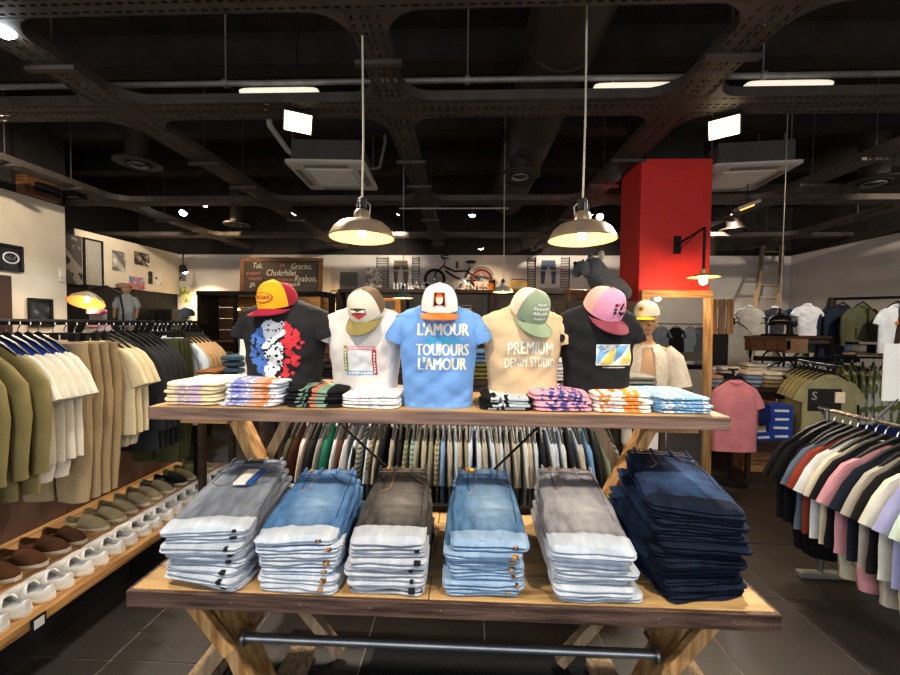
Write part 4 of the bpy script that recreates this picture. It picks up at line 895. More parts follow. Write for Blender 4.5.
for k in range(3): hang('pants', (RX, 1.80 + .075 * k, RZ), 0, fab('#d6d4cc'), 'white trousers beneath the white tees, %s from the tan trousers' % ORD[2 - k], 'white trousers', '', k, .4, wd=.17, dz=-.42, hanger=False)
for k in range(4): hang('pants', (RX, 2.035 + .06 * k, RZ), 0, TAN, 'long tan trousers on the left rail, %s from the cream tees' % ORD[3 - k], 'tan trousers', 'the tan trousers %s from the cream tees' % ORD[3 - k], k, .88, wd=.21, dz=-.115)
for k in range(3): hang('tee', (RX, 2.29 + .05 * k, RZ), 0, CRE, 'cream tee on the left rail, %s from the tan trousers' % ORD[k], 'cream tees', 'the cream tee %s from the tan trousers' % ORD[k], k, .6)
for k in range(2): hang('pants', (RX, 2.33 + .06 * k, RZ), 0, fab('#bdb59f'), 'stone trousers beneath the cream tees, %s from the tan trousers' % ORD[k], 'stone trousers', '', k, .38, wd=.17, dz=-.4, hanger=False)
for k in range(5): hang('tee', (RX, 2.46 + .047 * k, RZ), 0, CHA, 'charcoal black overshirt on the left rail, %s from the cream tees' % ORD[k], 'charcoal overshirts', 'the charcoal overshirt %s from the cream tees' % ORD[k], k % 4, .76, 'long', .24, thick=.014, name='hanging_overshirt')
for k in range(4): hang('pants', (RX, 2.72 + .04 * k, RZ), 0, OLG, 'dark olive trousers on the left rail, %s from the pale blue shirt' % ORD[3 - k], 'dark olive trousers', 'the dark olive trousers %s from the pale blue shirt' % ORD[3 - k], k, .9, wd=.2, dz=-.115)
hang('tee', (RX, 2.90, RZ), 0, PBL, 'pale blue shirt on the left rail', None, 'the pale blue shirt', 1, .7, 'long')
for k in range(5): hang('tee', (RX, 2.945 + .05 * k, RZ), 0, TNS, 'tan overshirt on the left rail, %s from the pale blue shirt' % ORD[k], 'tan overshirts', 'the tan overshirt %s from the pale blue shirt' % ORD[k], k % 4, .66, 'long', .235, name='hanging_overshirt')
MB().tube([(0, .98, RZ), (0, 1.1, RZ)], .016, 12).build('rail_end', BLACKM, rk)
# ---- shoes
def shoe_meshes():
    L, Wd = .27, .095
    def half(f):   # outline half width along length f 0 heel .. 1 toe
        return Wd / 2 * (.72 + .1 * math.sin(f * PI) if f < .0 else 1) * (math.sin(min(1, (f + .025) / .22) * PI / 2) ** .6) * (math.sin(min(1, (1.03 - f) / .35) * PI / 2) ** .6) * (.86 + .2 * f if f < .7 else 1.0)
    n = 18; up = []
    outl = [((i / n) * L, half(i / n)) for i in range(n + 1)]
    ring = [(x, w) for x, w in outl] + [(x, -w) for x, w in outl[::-1]]
    sole = MB().loft([[(x * 1.02 - .003, y * g, z) for x, y in ring] for z, g in ((0, .98), (.004, 1.06), (.018, 1.07), (.022, 1.0))]).mesh('sole')
    # upper: cross arches along length, cut open at the foot opening
    mb = MB(); rows = []
    for i in range(n + 1):
        f = i / n; w = half(f); hgt = (.062 if f < .08 else .05 + .012 * math.cos(f * 4)) if f < .42 else .066 * (1 - ((f - .42) / .58) ** 1.7) + .006
        op = .55 if .04 < f < .42 else 0; op = op * math.sin(min(1, max(0, (f - .02) / .12)) * PI / 2) * math.sin(min(1, max(0, (.45 - f) / .12)) * PI / 2)
        row = []
        for j in range(13):
            a = PI * j / 12; 
            if op:   # leave a gap in the middle of the arch
                a = (PI / 2) * (1 - op) * (j / 6) if j <= 6 else PI - (PI / 2) * (1 - op) * ((12 - j) / 6)
            row.append((f * L, w * math.cos(a) * 1.0, .018 + hgt * math.sin(a) ** .75))
        rows.append(row)
    vs = [p for r in rows for p in r]; fs = []
    for i in range(n):
        for j in range(12):
            if j in (5, 6) and .06 < (i + .5) / n < .42: continue
            fs.append((i * 13 + j, i * 13 + j + 1, (i + 1) * 13 + j + 1, (i + 1) * 13 + j))
    mb.add(vs, fs); mb.add([tuple(rows[0][j]) for j in range(13)], [tuple(range(13))]); upper = mb.mesh('upper')
    ins = MB().loft([[(x * .96 + .006, y * .9, z) for x, y in ring] for z in (.022, .028)]).mesh('insole')
    band = MB(); band.tube([(.46 * L + .0, .05 * math.cos(a) * .9, .018 + .066 * math.sin(a) ** .75) for a in [PI * j / 12 for j in range(13)]], .006, 6); band = band.mesh('strap')
    for me in (sole, upper, ins, band): me.materials.append(BLACK)
    return sole, upper, ins, band
SHM = shoe_meshes(); RUB = mat('rubber_sole_cream', '#d8d0c0', .7, .05, 8); INS = fab('#b9ac98')
SMAT = {'white': (fab('#d9d7d2'), fab('#b9bcc0')), 'brown': (mat('brown_suede', '#5d3a22', .95, .2, 20, .5, 150), fab('#4c3020')), 'beige': (mat('beige_suede', '#a39674', .95, .15, 20, .5, 150), INS), 'navy': (mat('navy_suede', '#17191f', .95, .15, 20, .5, 150), INS), 'olive': (mat('olive_suede', '#8d8457', .95, .15, 20, .5, 150), INS)}
def shoe(x, y, rz, kind, label, grp, sc=1.0):
    q = thing('slip_on_shoe', label, 'shoe', (x, y, SZ + .0005), rz, grp); q.scale = (sc,) * 3
    link('sole', SHM[0], q, RUB); link('upper', SHM[1], q, SMAT[kind][0]); link('insole', SHM[2], q, SMAT[kind][1])
    if kind in ('white', 'brown'): link('strap', SHM[3], q, SMAT[kind][1])
y = 1.34; k = 0
while y < 3.3:
    shoe(-1.945, y, PI + R(random.uniform(-4, 4)), 'white', 'white canvas slip-on at the shelf edge, %s in the row past the price holder' % ORD[k - 2] if k > 1 else 'white canvas slip-on at the shelf edge before the price holder', 'white slip-on shoes along the shelf edge', .9); y += .086 if k % 2 == 0 else .102; k += 1
lst = [('brown', 1.40, 8, 'brown suede loafer in the back shoe row', 'brown suede loafers'), ('beige', 2.32, 6, 'beige suede slip-on in the back shoe row', 'beige suede slip-ons'), ('navy', 2.9, 2, 'black suede slip-on in the back shoe row', 'black suede slip-ons'), ('olive', 3.12, 3, 'olive tan slip-on in the back shoe row', 'olive tan slip-ons')]
for kd, y0, n, lb, g in lst:
    for i in range(n): shoe(-2.53 + .01 * (i % 2), y0 + .112 * i, R(random.uniform(-4, 4)), kd, lb + ', %s from the rail end' % ORD[n - 1 - i], g)
q = thing('price_holder', 'small black price card holder clipped to the shoe shelf edge', 'price tag', (-1.885, 1.60, SZ - .04))
MB().box((-.002, -.03, -.02), (.006, .03, .05)).build('holder', BLACK, q, False); MB().box((.006, -.02, .0), (.008, .02, .04)).build('card', PAPER, q, False)
# ---- rail under the upper shelf
CY, CZ = 2.43, 1.09
ck = thing('clothes_rack', 'black clothes rail standing behind the jeans table', 'rack', (-.1, CY, 0))
MB().tube([(-1.06, 0, CZ), (1.04, 0, CZ)], .014, 12).build('rail', BLACKM, ck)
for x in (-1.04, 1.02):
    MB().box((x - .015, -.015, 0), (x + .015, .015, CZ + .02)).build('post', BLACKM, ck, False); MB().box((x - .02, -.25, 0), (x + .02, .25, .03)).build('foot', BLACKM, ck, False)
cseq = [(289, '#4b4c38', 0, 'dark olive'), (295, '#43241f', 0, 'maroon'), (301, '#cfcac4', 0, 'white'), (307, '#222224', 0, 'black'), (313, '#222224', 0, 'black'), (318, '#9a9a98', 0, 'grey'), (325, '#1f7058', 0, 'green'), (332, '#cfd5d8', 0, 'white'), (339, '#4a2c26', 0, 'maroon'), (346, '#cfd5d8', 0, 'white'), (351, '#1c1c20', 0, 'black'), (356, '#c9d4de', 0, 'pale blue'), (361, '#8f9088', '#4a4b48', 'grey striped'), (367, '#bccbd8', 0, 'pale blue'), (372, '#9b9484', '#6d6a5a', 'beige striped'), (377, '#a7a08c', 0, 'beige'), (384, '#161619', 0, 'black'), (391, '#a8a092', 0, 'beige'), (398, '#16171c', 0, 'black'), (405, '#8f8d78', '#5f624f', 'beige striped'), (411, '#8fa39e', '#5c706e', 'teal striped'), (417, '#a0a08e', 0, 'sage'), (423, '#a3a18c', 0, 'sage'), (430, '#8b8c7c', 0, 'sage'), (437, '#a59d85', '#6c6852', 'beige striped'), (443, '#7fa3cf', 0, 'sky blue'), (448, '#aea795', 0, 'beige'), (454, '#b5c8da', 0, 'pale blue'), (460, '#aaa18d', 0, 'beige'), (466, '#8d866d', 0, 'khaki'), (472, '#bccde0', 0, 'pale blue'), (478, '#c3cdd6', 0, 'pale blue'), (484, '#a8a296', 0, 'beige'), (490, '#b9c8d8', 0, 'pale blue'), (496, '#a9a192', 0, 'beige'), (502, '#b9c8d8', 0, 'pale blue'), (508, '#94938c', 0, 'grey'), (514, '#b0a898', 0, 'beige'), (520, '#9a9d8c', 0, 'sage'), (526, '#d0d2d2', 0, 'white'), (532, '#b3ab98', 0, 'beige'), (538, '#bccde0', 0, 'pale blue'), (545, '#1d1e24', 0, 'black'), (551, '#c2cfdc', 0, 'pale blue'), (558, '#b5c6da', 0, 'pale blue'), (565, '#c8d0d6', 0, 'white'), (572, '#23252c', 0, 'black'), (578, '#bccde0', 0, 'pale blue'), (584, '#b9b09c', 0, 'beige'), (590, '#6f9fd4', 0, 'sky blue'), (596, '#222326', 0, 'black'), (602, '#7d8a7c', 0, 'sage'), (608, '#8a968a', 0, 'sage'), (614, '#8f9088', '#43484a', 'grey striped')]
for i, (px, c, st, nm) in enumerate(cseq):
    m = stripemat('stripe_%s_%s' % (c[1:], st[1:]), c, st, 260) if st else fab(c)
    x = at(px, 440, 2.24).x
    pv = cseq[i - 1][3] if i else 'rail post'; nx = cseq[i + 1][3] if i < len(cseq) - 1 else 'rail post'; bt = ('between %s and %s ones' % (pv, nx)) if 0 < i < len(cseq) - 1 else 'at the rail end'
    hang('tee', (x, CY, CZ), R(90) + R(random.uniform(-5, 5)), m, nm + ' shirt hanging ' + bt + ' behind the jeans piles', nm + ' shirts on the rail behind the jeans', 'the %s shirt %s' % (nm, bt), i % 4, .66, 'short', .225, thick=.011)
# ---- right rack
QX, QZ = 2.33, 1.10
rr = thing('clothes_rack', 'low chrome clothes rail with crowded tees near the right edge', 'rack', (QX, 2.0, 0))
MB().tube([(0, -.75, QZ), (0, .6, QZ)], .014, 12).build('rail', CHROME, rr)
for y in (-.7, .55):
    MB().tube([(0, y, .03), (0, y, QZ)], .016, 12).build('post', STEEL, rr); MB().box((-.14, y - .025, .0), (.3, y + .025, .04)).build('foot', mat('foot_steel', '#8d8a82', .5, .2, 10, metal=.6), rr, False, bevel=.008)
rs = [(2.46, '#1a1a1c', 'black', 1), (2.41, '#17171a', 'black', 1), (2.355, '#141417', 'black', 1), (2.31, '#5f6f82', 'slate blue', 0), (2.265, '#8a3b2c', 'rust red', 0), (2.215, '#dde0e6', 'white', 0), (2.165, '#e0d8be', 'cream', 1), (2.115, '#17171a', 'black', 0), (2.055, '#d49aa4', 'pink', 1), (2.0, '#1e2433', 'navy', 0), (1.95, '#b9b2a6', 'stone', 1), (1.905, '#1a1a1c', 'black', 0), (1.85, '#dcdccb', 'ivory', 1), (1.795, '#a7a8d4', 'lavender', 1), (1.74, '#cfe0d4', 'mint', 1), (1.69, '#d8d8d2', 'white', 0), (1.635, '#3a3f46', 'slate', 0)]
for i, (y, c, nm, pt) in enumerate(rs):
    pv = rs[i - 1][2] if i else ''; nx = rs[i + 1][2] if i < len(rs) - 1 else ''; bt = ('between the %s and %s ones' % (pv, nx)) if pv and nx else 'at the rail end'
    hang('tee', (QX, y + .09, QZ), R(random.uniform(-4, 4)), fab(c), nm + ' tee ' + bt + ' on the low right rail', nm + ' tees on the low right rail', 'the %s tee %s' % (nm, bt), i % 4, .52, 'short', .24, thick=.013, sc=1.17, dz=-.105)
    if pt: hang('pants', (QX, y + .078, QZ), R(random.uniform(-4, 4)), fab(c), nm + ' shorts beneath the tee ' + bt, nm + ' shorts on the low right rail', '', i % 4, .44, wd=.18, dz=-.44, hanger=False, sc=1.05)
q = thing('size_sign', 'black size placard with white S at the rail end', 'sign', (QX + .05, 2.64, QZ - .03))
MB().box((-.09, -.004, 0), (.12, .004, .15)).build('placard', BLACK, q, False); text_on(lambda a, b: (-.055 + a * .8, -.0055, .1 + b * .8), 'S', .1, .02).build('letter', PAPER, q)
MB().box((.075, -.012, .06), (.135, -.005, .13)).build('price_card', mat('card_cream', '#dcc7a8', .8), q, False); MB().tube([(0, 0, .01), (0, -.02, -.03)], .006, 6).build('clip', BLACK, q)
q = thing('paper_sign', 'plain white card sign standing on the low right rail', 'sign', (at(899, 372, 2.1).x + .02, 2.1, QZ + .014))
MB().box((-.1, -.003, .13), (.14, .003, .43)).build('card', PAPER, q, False); MB().tube([(-.15, 0, 0), (-.02, 0, .14)], .006, 6).build('stem', CHROME, q)
# ------------------------------------------------------------------ left wall, recess and back wall
def atx(px, py, X):
    d = CR @ Vector(((px - 450) / F, -(py - 337.5) / F, -1)); return Vector((0, 0, EYE)) + d * (X / d.x)
def artmat(name, cols, scale=9, st=(1, 1, 1)):
    if name in MATS: return MATS[name]
    m = mat(name, cols[0], .5, .1, scale, stretch=st, detail=3); rp = [n for n in m.node_tree.nodes if n.type == 'VALTORGB'][0]; rp.color_ramp.interpolation = 'CONSTANT'
    while len(rp.color_ramp.elements) > 1: rp.color_ramp.elements.remove(rp.color_ramp.elements[0])
    rp.color_ramp.elements[0].position = 0; rp.color_ramp.elements[0].color = (*lin(cols[0]), 1)
    for i, c in enumerate(cols[1:]):
        e = rp.color_ramp.elements.new(.36 + .28 * i / max(1, len(cols) - 2)); e.color = (*lin(c), 1)
    return m
def wall_pic_x(x0, y0, x1, y1, X, art, label, frame=None, nm='picture_frame', cat='picture', fw=.03):
    a = atx(x0, y0, X + .02); b = atx(x1, y1, X + .02); ya, yb = sorted((a.y, b.y)); za, zb = sorted((a.z, b.z)); cy, cz = (ya + yb) / 2, (za + zb) / 2; hy, hz = (yb - ya) / 2, (zb - za) / 2
    q = thing(nm, label, cat, (X, cy, cz))
    if frame:
        for s in (-1, 1):
            MB().box((0, -hy, s * hz - fw / 2), (.03, hy, s * hz + fw / 2)).build('frame_rail', frame, q, False); MB().box((0, s * hy - fw / 2, -hz - fw / 2), (.03, s * hy + fw / 2, hz + fw / 2)).build('frame_stile', frame, q, False)
    MB().box((0, -hy, -hz), (.014, hy, hz)).build('art', art, q, False); return q, hy, hz
DKART = artmat('art_dark', ['#141518', '#1d2024', '#2c3138', '#59636d'], 9)
q, hy, hz = wall_pic_x(0, 244, 22, 271, XL, mat('plaque_dark', '#221d1b', .5, .2, 8), 'dark framed plaque with pale oval emblem on the left wall', BLACK)
ov = MB(); ov.lathe([(.8, .015), (1, .017), (1, .019), (.8, .021)], 28, axis='x', cap=None); ov.v = [(p[0], p[1] * hy * .82, p[2] * hz * .5) for p in ov.v]; ov.build('emblem_ring', PAPER, q)
text_on(lambda a, b: (.018, -a * .55 * hy / .26, b * .8), 'Von Dutch', .1, .02).build('emblem_lettering', PAPER, q)
wall_pic_x(30, 299, 52, 326, XL, DKART, 'black framed dark feather drawing beneath the oval plaque', BLACK)
dr = atx(9, 276, XL); struct(MB().box((XL, 3.5, 0), (XL + .03, dr.y, dr.z)).build('door_1', mat('door_brown', '#3d2317', .6, .2, 6, stretch=(6, 6, .6)), smooth=False))
q, hy, hz = wall_pic_x(60, 268, 66, 282, XL, WHITEP, 'small white thermostat box at the end of the left wall', nm='thermostat', cat='thermostat'); MB().box((.014, -.03, -.03), (.03, .03, .05)).build('cover', WHITEP, q, False, bevel=.004)
bx = atx(34, 190, XL); q = thing('wooden_vent_box', 'brown wooden box with black opening above the left wall', 'box', (XL + .02, bx.y, bx.z)); MB().box((0, -.22, -.1), (.12, .22, .12)).build('box_body', BROWNW, q, False, bevel=.005); MB().box((.12, -.12, -.04), (.125, .2, .06)).build('opening', BLACK, q, False)
MB().tube([(.12, -.1, .06), (.2, .3, .05), (.3, .9, .0)], .02, 8).build('cable_arm', BLACKM, q)
GREYART = artmat('art_grey_photo', ['#3c3a37', '#6d6a65', '#a9a59d', '#d0ccc3'], 4)
X2 = -6.65
wall_pic_x(66, 233, 83, 285, X2, artmat('art_tall_photo', ['#1d1b19', '#4d4943', '#8a8378', '#2d2a27'], 2.5), 'tall black and white photo panel in the left recess', nm='photo_panel')
q, hy, hz = wall_pic_x(84, 238, 103, 287, X2, mat('perforated_white', '#b5aea2', .7, .3, 60, col2='#8a8378'), 'pale perforated panel between photo panel and posters', BLACK, nm='perforated_panel', cat='panel')
for (a, b, c, d, art, lb) in ((113, 250, 126, 272, GREYART, 'grey landscape poster on the bulkhead'), (135, 251, 150, 267, artmat('art_group', ['#e3dccb', '#2a2422', '#7a6a5c', '#c9b29a'], 7), 'cut-out group photo poster on the bulkhead'), (130, 276, 145, 290, artmat('art_red', ['#b5352b', '#e0703a', '#5b7fb5', '#e3b98a'], 8), 'red and blue painted poster on the bulkhead'), (149, 271, 153, 284, artmat('art_bw1', ['#d9d2c4', '#26221f', '#8b8178'], 8), 'narrow black and white poster beside the red poster'), (156, 272, 162, 285, artmat('art_bw2', ['#1d1b1a', '#e0dace', '#4a4540'], 6), 'small black and white portrait poster in the bulkhead corner')):
    wall_pic_x(a, b, c, d, X2, art, lb, nm='wall_poster', cat='poster')
def wall_pic_y(x0, y0, x1, y1, Y, art, label, frame=None, nm='wall_poster', cat='poster', fw=.03, lean=0, th=.014):
    a = at(x0, y0, Y); b = at(x1, y1, Y); hx, hz = (b.x - a.x) / 2, (a.z - b.z) / 2; q = thing(nm, label, cat, ((a.x + b.x) / 2, Y, (a.z + b.z) / 2), rot=(lean, 0, 0))
    if frame:
        for s in (-1, 1):
            MB().box((-hx, -.03, s * hz - fw / 2), (hx, 0, s * hz + fw / 2)).build('frame_rail', frame, q, False); MB().box((s * hx - fw / 2, -.03, -hz - fw / 2), (s * hx + fw / 2, 0, hz + fw / 2)).build('frame_stile', frame, q, False)
    MB().box((-hx, -th, -hz), (hx, 0, hz)).build('art', art, q, False); return q, hx, hz
wall_pic_y(174, 266, 186, 281, YB, artmat('art_crowd', ['#d9d2c4', '#2c2825', '#6a7078', '#a08a70'], 7), 'black and white crowd poster on the back wall'); wall_pic_y(180, 287, 191, 302, YB, artmat('art_green', ['#2a2a20', '#8a9a3c', '#d9cf9a', '#4a3a2a'], 7), 'green and yellow poster on the back wall')
# emergency exit sign
q, hx, hz = wall_pic_y(155, 299, 170, 306, YB - .02, emit('exit_green', '#2fae66', 1.2), 'small green emergency exit sign on the back wall', nm='exit_sign', cat='sign')
MB().box((.02, -.02, -hz * .6), (hx * .9, -.0141, hz * .6)).build('pictogram_panel', PAPER, q, False)
# black low cabinet with two doors
def cabinet(name, label, x0, x1, y0, y1, h, m, doors=2, cat='cabinet', z0=0, shelf=None):
    q = thing(name, label, cat, ((x0 + x1) / 2, (y0 + y1) / 2, z0)); hx, hy = (x1 - x0) / 2, (y1 - y0) / 2
    MB().box((-hx, -hy, 0), (hx, hy, h)).build('body', m, q, False, bevel=.005)
    for k in range(doors):
        a = -hx + 2 * hx * k / doors + .01; b = -hx + 2 * hx * (k + 1) / doors - .01
        d = MB().box((a, -hy - .018, .03), (b, -hy - .001, h - .03)).build('door', m, q, False, bevel=.003); MB().tube([(b - .05, -hy - .03, h * .5), (b - .05, -hy - .03, h * .5 + .12)], .008, 6).build('handle', STEEL, d)
    return q
ca = at(141, 309, 8.3); cb = at(179, 309, 8.3); cabinet('black_cabinet', 'black double door cabinet under the exit sign', max(ca.x, -6.66), cb.x, 8.1, 8.6, ca.z, BLACK)
# kid mannequin on a black plinth
def small_bust(px0, px1, ytop, ybot, Y, m, label, seed, supp=None, sc=None, nm='shirt_bust', neck=PAPER, rz=0):
    a = at(px0, ybot, Y); b = at(px1, ytop, Y); w = b.x - a.x; h = (b.z - a.z) / 1.05; q, B = make_bust((a.x + b.x) / 2, Y, a.z, h, w / .44, m, label, seed, rz, neck=neck, dsc=.8); return q, a.z
q = thing('child_mannequin', 'child mannequin in grey shirt and shorts with round pink beret', 'mannequin', at(127, 331, 6.4)); s_ = 1
GRS = fab('#a9adb0'); z0_ = at(127, 331, 6.4).z
MB().loft([[(w * math.cos(2 * PI * j / 18), w * .6 * math.sin(2 * PI * j / 18), z) for j in range(18)] for w, z in ((.13, .28), (.125, .36), (.14, .5), (.15, .56), (.08, .62), (.045, .64))]).build('shirt', GRS, q)
for s in (-1, 1):
    MB().loft([[(s * .065 + w * math.cos(2 * PI * j / 12), w * math.sin(2 * PI * j / 12), z) for j in range(12)] for w, z in ((.06, .06), (.068, .2), (.07, .32))]).build('shorts_leg', fab('#8d959c'), q)
    MB().tube([(s * .13, 0, .56), (s * .19, 0, .46), (s * .2, 0, .4)], [.05, .05, .048], 12).build('sleeve', GRS, q)
    MB().tube([(s * .2, 0, .42), (s * .2, -.02, .3), (s * .19, -.03, .22)], [.028, .024, .02], 10).build('arm', SKIN, q); MB().tube([(s * .065, 0, .08), (s * .065, 0, 0)], .035, 10).build('leg', SKIN, q)
MB().sup(.13, .15, .17, 1, 1, (0, 0, .63)).build('head', SKIN, q); MB().sup(.24, .2, .1, 1, .8, (-.04, 0, .72)).build('beret', fab('#b98a7a'), q)
cabinet('black_plinth', 'tall black plinth under the child mannequin', at(108, 331, 6.4).x, at(140, 331, 6.4).x, 6.2, 6.62, z0_, BLACK, 1)
# orange lamp and grey bust below it
lc = at(89, 304, 4.9); FS = mat('straw_shade', '#8d7a5f', .6, .2, 8); FSI = mat('amber_inside', '#a8641c', .6, .1, 6)
q = thing('floor_lamp', 'leaning floor lamp with amber lit cone shade behind the left rail', 'lamp', (lc.x + .35, lc.y + .1, 0))
ex, ey, ez = -.35, -.1, lc.z
MB().loft([[(ex + r * math.cos(2 * PI * k / 28), ey + r * math.sin(2 * PI * k / 28), ez + z) for k in range(28)] for r, z in ((.195, 0), (.17, .05), (.1, .11), (.04, .15))], False).build('shade', FS, q)
MB().loft([[(ex + r * math.cos(2 * PI * k / 28), ey + r * math.sin(2 * PI * k / 28), ez + z) for k in range(28)] for r, z in ((.19, 0.001), (.165, .048), (.095, .106), (.03, .14))], False).build('inner_shade', FSI, q)
MB().lathe([(.002, .02), (.03, .035), (.034, .06), (.015, .1), (.002, .1)], 14, (ex, ey, ez - .01)).build('bulb', BULB, q)
for o_ in [c for c in q.children]:
    Mx = Matrix.Translation((ex, ey, ez + .14)) @ Matrix.Rotation(R(-24), 4, 'X') @ Matrix.Rotation(R(-8), 4, 'Y') @ Matrix.Translation((-ex, -ey, -ez - .14)); o_.data.transform(Mx)
MB().tube([(0, 0, .02), (.02, 0, ez - .1), (-.02, 0, ez + .15), (-.15, -.05, ez + .24), (ex, ey, ez + .22), (ex, ey, ez + .14)], .014, 10).build('pole', BLACKM, q); MB().lathe([(.16, 0), (.16, .02), (.03, .035), (.014, .05)], 24).build('base', BLACKM, q)
point('floor_lamp_light', (lc.x, lc.y, lc.z - .06), 3.5, WARM, .03)
gb = at(88, 335, 4.95); pz = gb.z - .2
q = thing('grey_bust', 'grey stone-like bust with pink cap and pink scarf under the amber lamp', 'mannequin', (gb.x, 5.1, pz)); GRYB = mat('grey_bust_cloth', '#8d8880', .8, .1, 8)
MB().loft([[(w * math.cos(2 * PI * j / 20), w * .6 * math.sin(2 * PI * j / 20), z) for j in range(20)] for w, z in ((.19, 0), (.2, .15), (.2, .24), (.16, .3), (.07, .34), (.055, .38))]).build('torso', GRYB, q); MB().sup(.17, .2, .22, 1, 1, (0, 0, .34)).build('head', GRYB, q)
MB().sup(.2, .24, .1, 1, .8, (0, -.02, .47)).build('cap', fab('#c9707a'), q); MB().sup(.15, .12, .02, .8, .6, (.06, -.13, .48)).build('cap_brim', fab('#d9808a'), q); MB().lathe([(.09, .3), (.13, .31), (.13, .36), (.07, .39)], 20, cap=False).build('scarf', fab('#d98a92'), q)
cabinet('black_plinth', 'black plinth under the grey bust behind the left rail', gb.x - .25, gb.x + .25, 4.9, 5.32, pz, BLACK, 1)
# ---- black framed glass cabinet with the chalkboard on top
GY = 7.4; ga, gbx = at(199, 291, GY), at(324, 291, GY); q = thing('glass_cabinet', 'wide black steel framed glass cabinet with wooden inside', 'cabinet', ((ga.x + gbx.x) / 2, GY + .3, 0)); hx = (gbx.x - ga.x) / 2; H_ = ga.z
WPL = mat('cabinet_wood', '#5a3f24', .7, .3, 6, .2, 40, stretch=(.6, 6, 8), col2='#3a2715')
for k in range(9): MB().box((-hx + .03, .28, .05 + k * (H_ - .1) / 9), (hx - .03, .3, .05 + (k + 1) * (H_ - .1) / 9 - .008)).build('back_plank', WPL, q, False)
for x in (-hx, -hx * .42, hx * .1, hx * .55, hx): MB().box((x - .03, -.32, 0), (x + .03, -.26, H_)).build('mullion', BLACKM, q, False)
MB().box((-hx - .03, -.34, H_ - .08), (hx + .03, .32, H_)).build('top', BLACKM, q, False); MB().box((-hx, -.3, 0), (hx, .3, .08)).build('base', BLACKM, q, False)
for x in (-hx, hx): MB().box((x - .02, -.28, .05), (x + .02, .3, H_ - .05)).build('side', BLACKM, q, False)
for x in (-hx, -hx * .42, hx * .1, hx * .55):
    MB().box((x + .03, -.3, .08), (x + hx * .44, -.295, H_ - .08)).build('pane', gm, q, False); MB().tube([(x + .09, -.33, H_ * .4), (x + .09, -.33, H_ * .65)], .01, 8).build('door_handle', STEEL, q)
for k in (0, 1): MB().lathe([(.001, .03), (.02, .02), (.02, 0), (.001, 0)], 10, (-hx * .6 + .25 * k, .2, H_ - .35)).build('inside_bulb', BULB, q)
MB().box((-hx + .05, -.2, H_ * .55), (hx - .05, .25, H_ * .55 + .02)).build('inside_shelf', WPL, q, False)
c0, c1 = at(240, 259, GY + .2), at(319, 292, GY + .2); bw = (c1.x - c0.x) / 2; bh = (c0.z - H_) / 2
q = thing('chalkboard', 'wood framed chalkboard with thank-you words on the cabinet top', 'chalkboard', ((c0.x + c1.x) / 2, GY + .25, H_ + .002), rot=(R(-5), 0, 0))
CH = mat('chalk_slate', '#35302c', .9, .2, 3); CK = mat('chalk_white', '#a59f94', .95, .1, 40); CKR = mat('chalk_red', '#8a5048', .95, .1, 40)
MB().box((-bw, 0, 0), (bw, .02, 2 * bh)).build('slate', CH, q, False)
for s in (-1, 1): MB().box((s * bw - .04, -.015, 0), (s * bw + .04, .03, 2 * bh + .04)).build('frame_stile', BROWNW, q, False)
MB().box((-bw, -.015, 2 * bh - .03), (bw, .03, 2 * bh + .04)).build('frame_rail', BROWNW, q, False)
for tx, u, v, sz, m_ in (('Tak,', -.62, .82, .16, CK), ('Gracias,', .5, .8, .17, CK), ('Chokrhilei', -.02, .6, .18, CK), ('Ryabon,', .62, .42, .18, CK), ('ga.', -.72, .26, .15, CK)):
    text_on(lambda a, b: (u * bw + a * .8, -.003, v * 2 * bh + b), tx, sz, 0, .25).build('chalk_lettering', m_, q, False)
for u, v, wd_, m_ in ((0, .38, .5, CKR), (-.1, .16, .4, CK), (-.72, .58, .3, CKR), (-.66, .42, .28, CKR), (.3, .24, .3, CK), (.02, .84, .1, CKR)):
    marks(lambda a, b: (u * bw + a + b * .3, -.003, v * 2 * bh + b), wd_, .07, max(3, int(wd_ / .05)), int(u * 50 + v * 90)).build('chalk_strokes', m_, q, False)
def crate(name, loc, w, d, h, label, slats=4, m=PINEX, rz=0, grp=None):
    q = thing(name, label, 'crate', loc, rz, grp); g = .012
    for k in range(slats):
        a = k * h / slats; b = a + h / slats - g
        MB().box((-w / 2, -d / 2, a), (w / 2, -d / 2 + .014, b)).build('slat', m, q, False); MB().box((-w / 2, d / 2 - .014, a), (w / 2, d / 2, b)).build('slat', m, q, False)
        MB().box((-w / 2, -d / 2 + .014, a), (-w / 2 + .014, d / 2 - .014, b)).build('slat', m, q, False); MB().box((w / 2 - .014, -d / 2 + .014, a), (w / 2, d / 2 - .014, b)).build('slat', m, q, False)
    MB().box((-w / 2 + .014, -d / 2 + .014, 0), (w / 2 - .014, d / 2 - .014, .012)).build('base_board', m, q, False); return q
cc = at(311, 320, 6.9); crate('wooden_crate', (cc.x, 6.9, cc.z), .5, .4, .42, 'slatted pine crate on a stand right of the glass cabinet')
cabinet('black_stand', 'black stand carrying the pine crate beside the glass cabinet', cc.x - .28, cc.x + .28, 6.65, 7.02, cc.z, BLACK, 1)
# dark tee bust with a grey cap at the cabinet end
q, zb = small_bust(181, 198, 320, 347, 5.2, fab('#1f1f21'), 'black tee bust with grey cap beside the glass cabinet', 21); make_cap((at(189, 318, 5.2).x, 5.17, at(189, 316, 5.2).z), (R(10), 0, 0), fab('#4c5560'), fab('#4c5560'), fab('#39414a'), 'slate grey cap on the black tee bust beside the cabinet', 1.1)
cabinet('black_plinth', 'black plinth carrying the black tee bust beside the cabinet', at(181, 347, 5.2).x - .05, at(198, 347, 5.2).x + .05, 5.0, 5.4, zb, BLACK, 1)
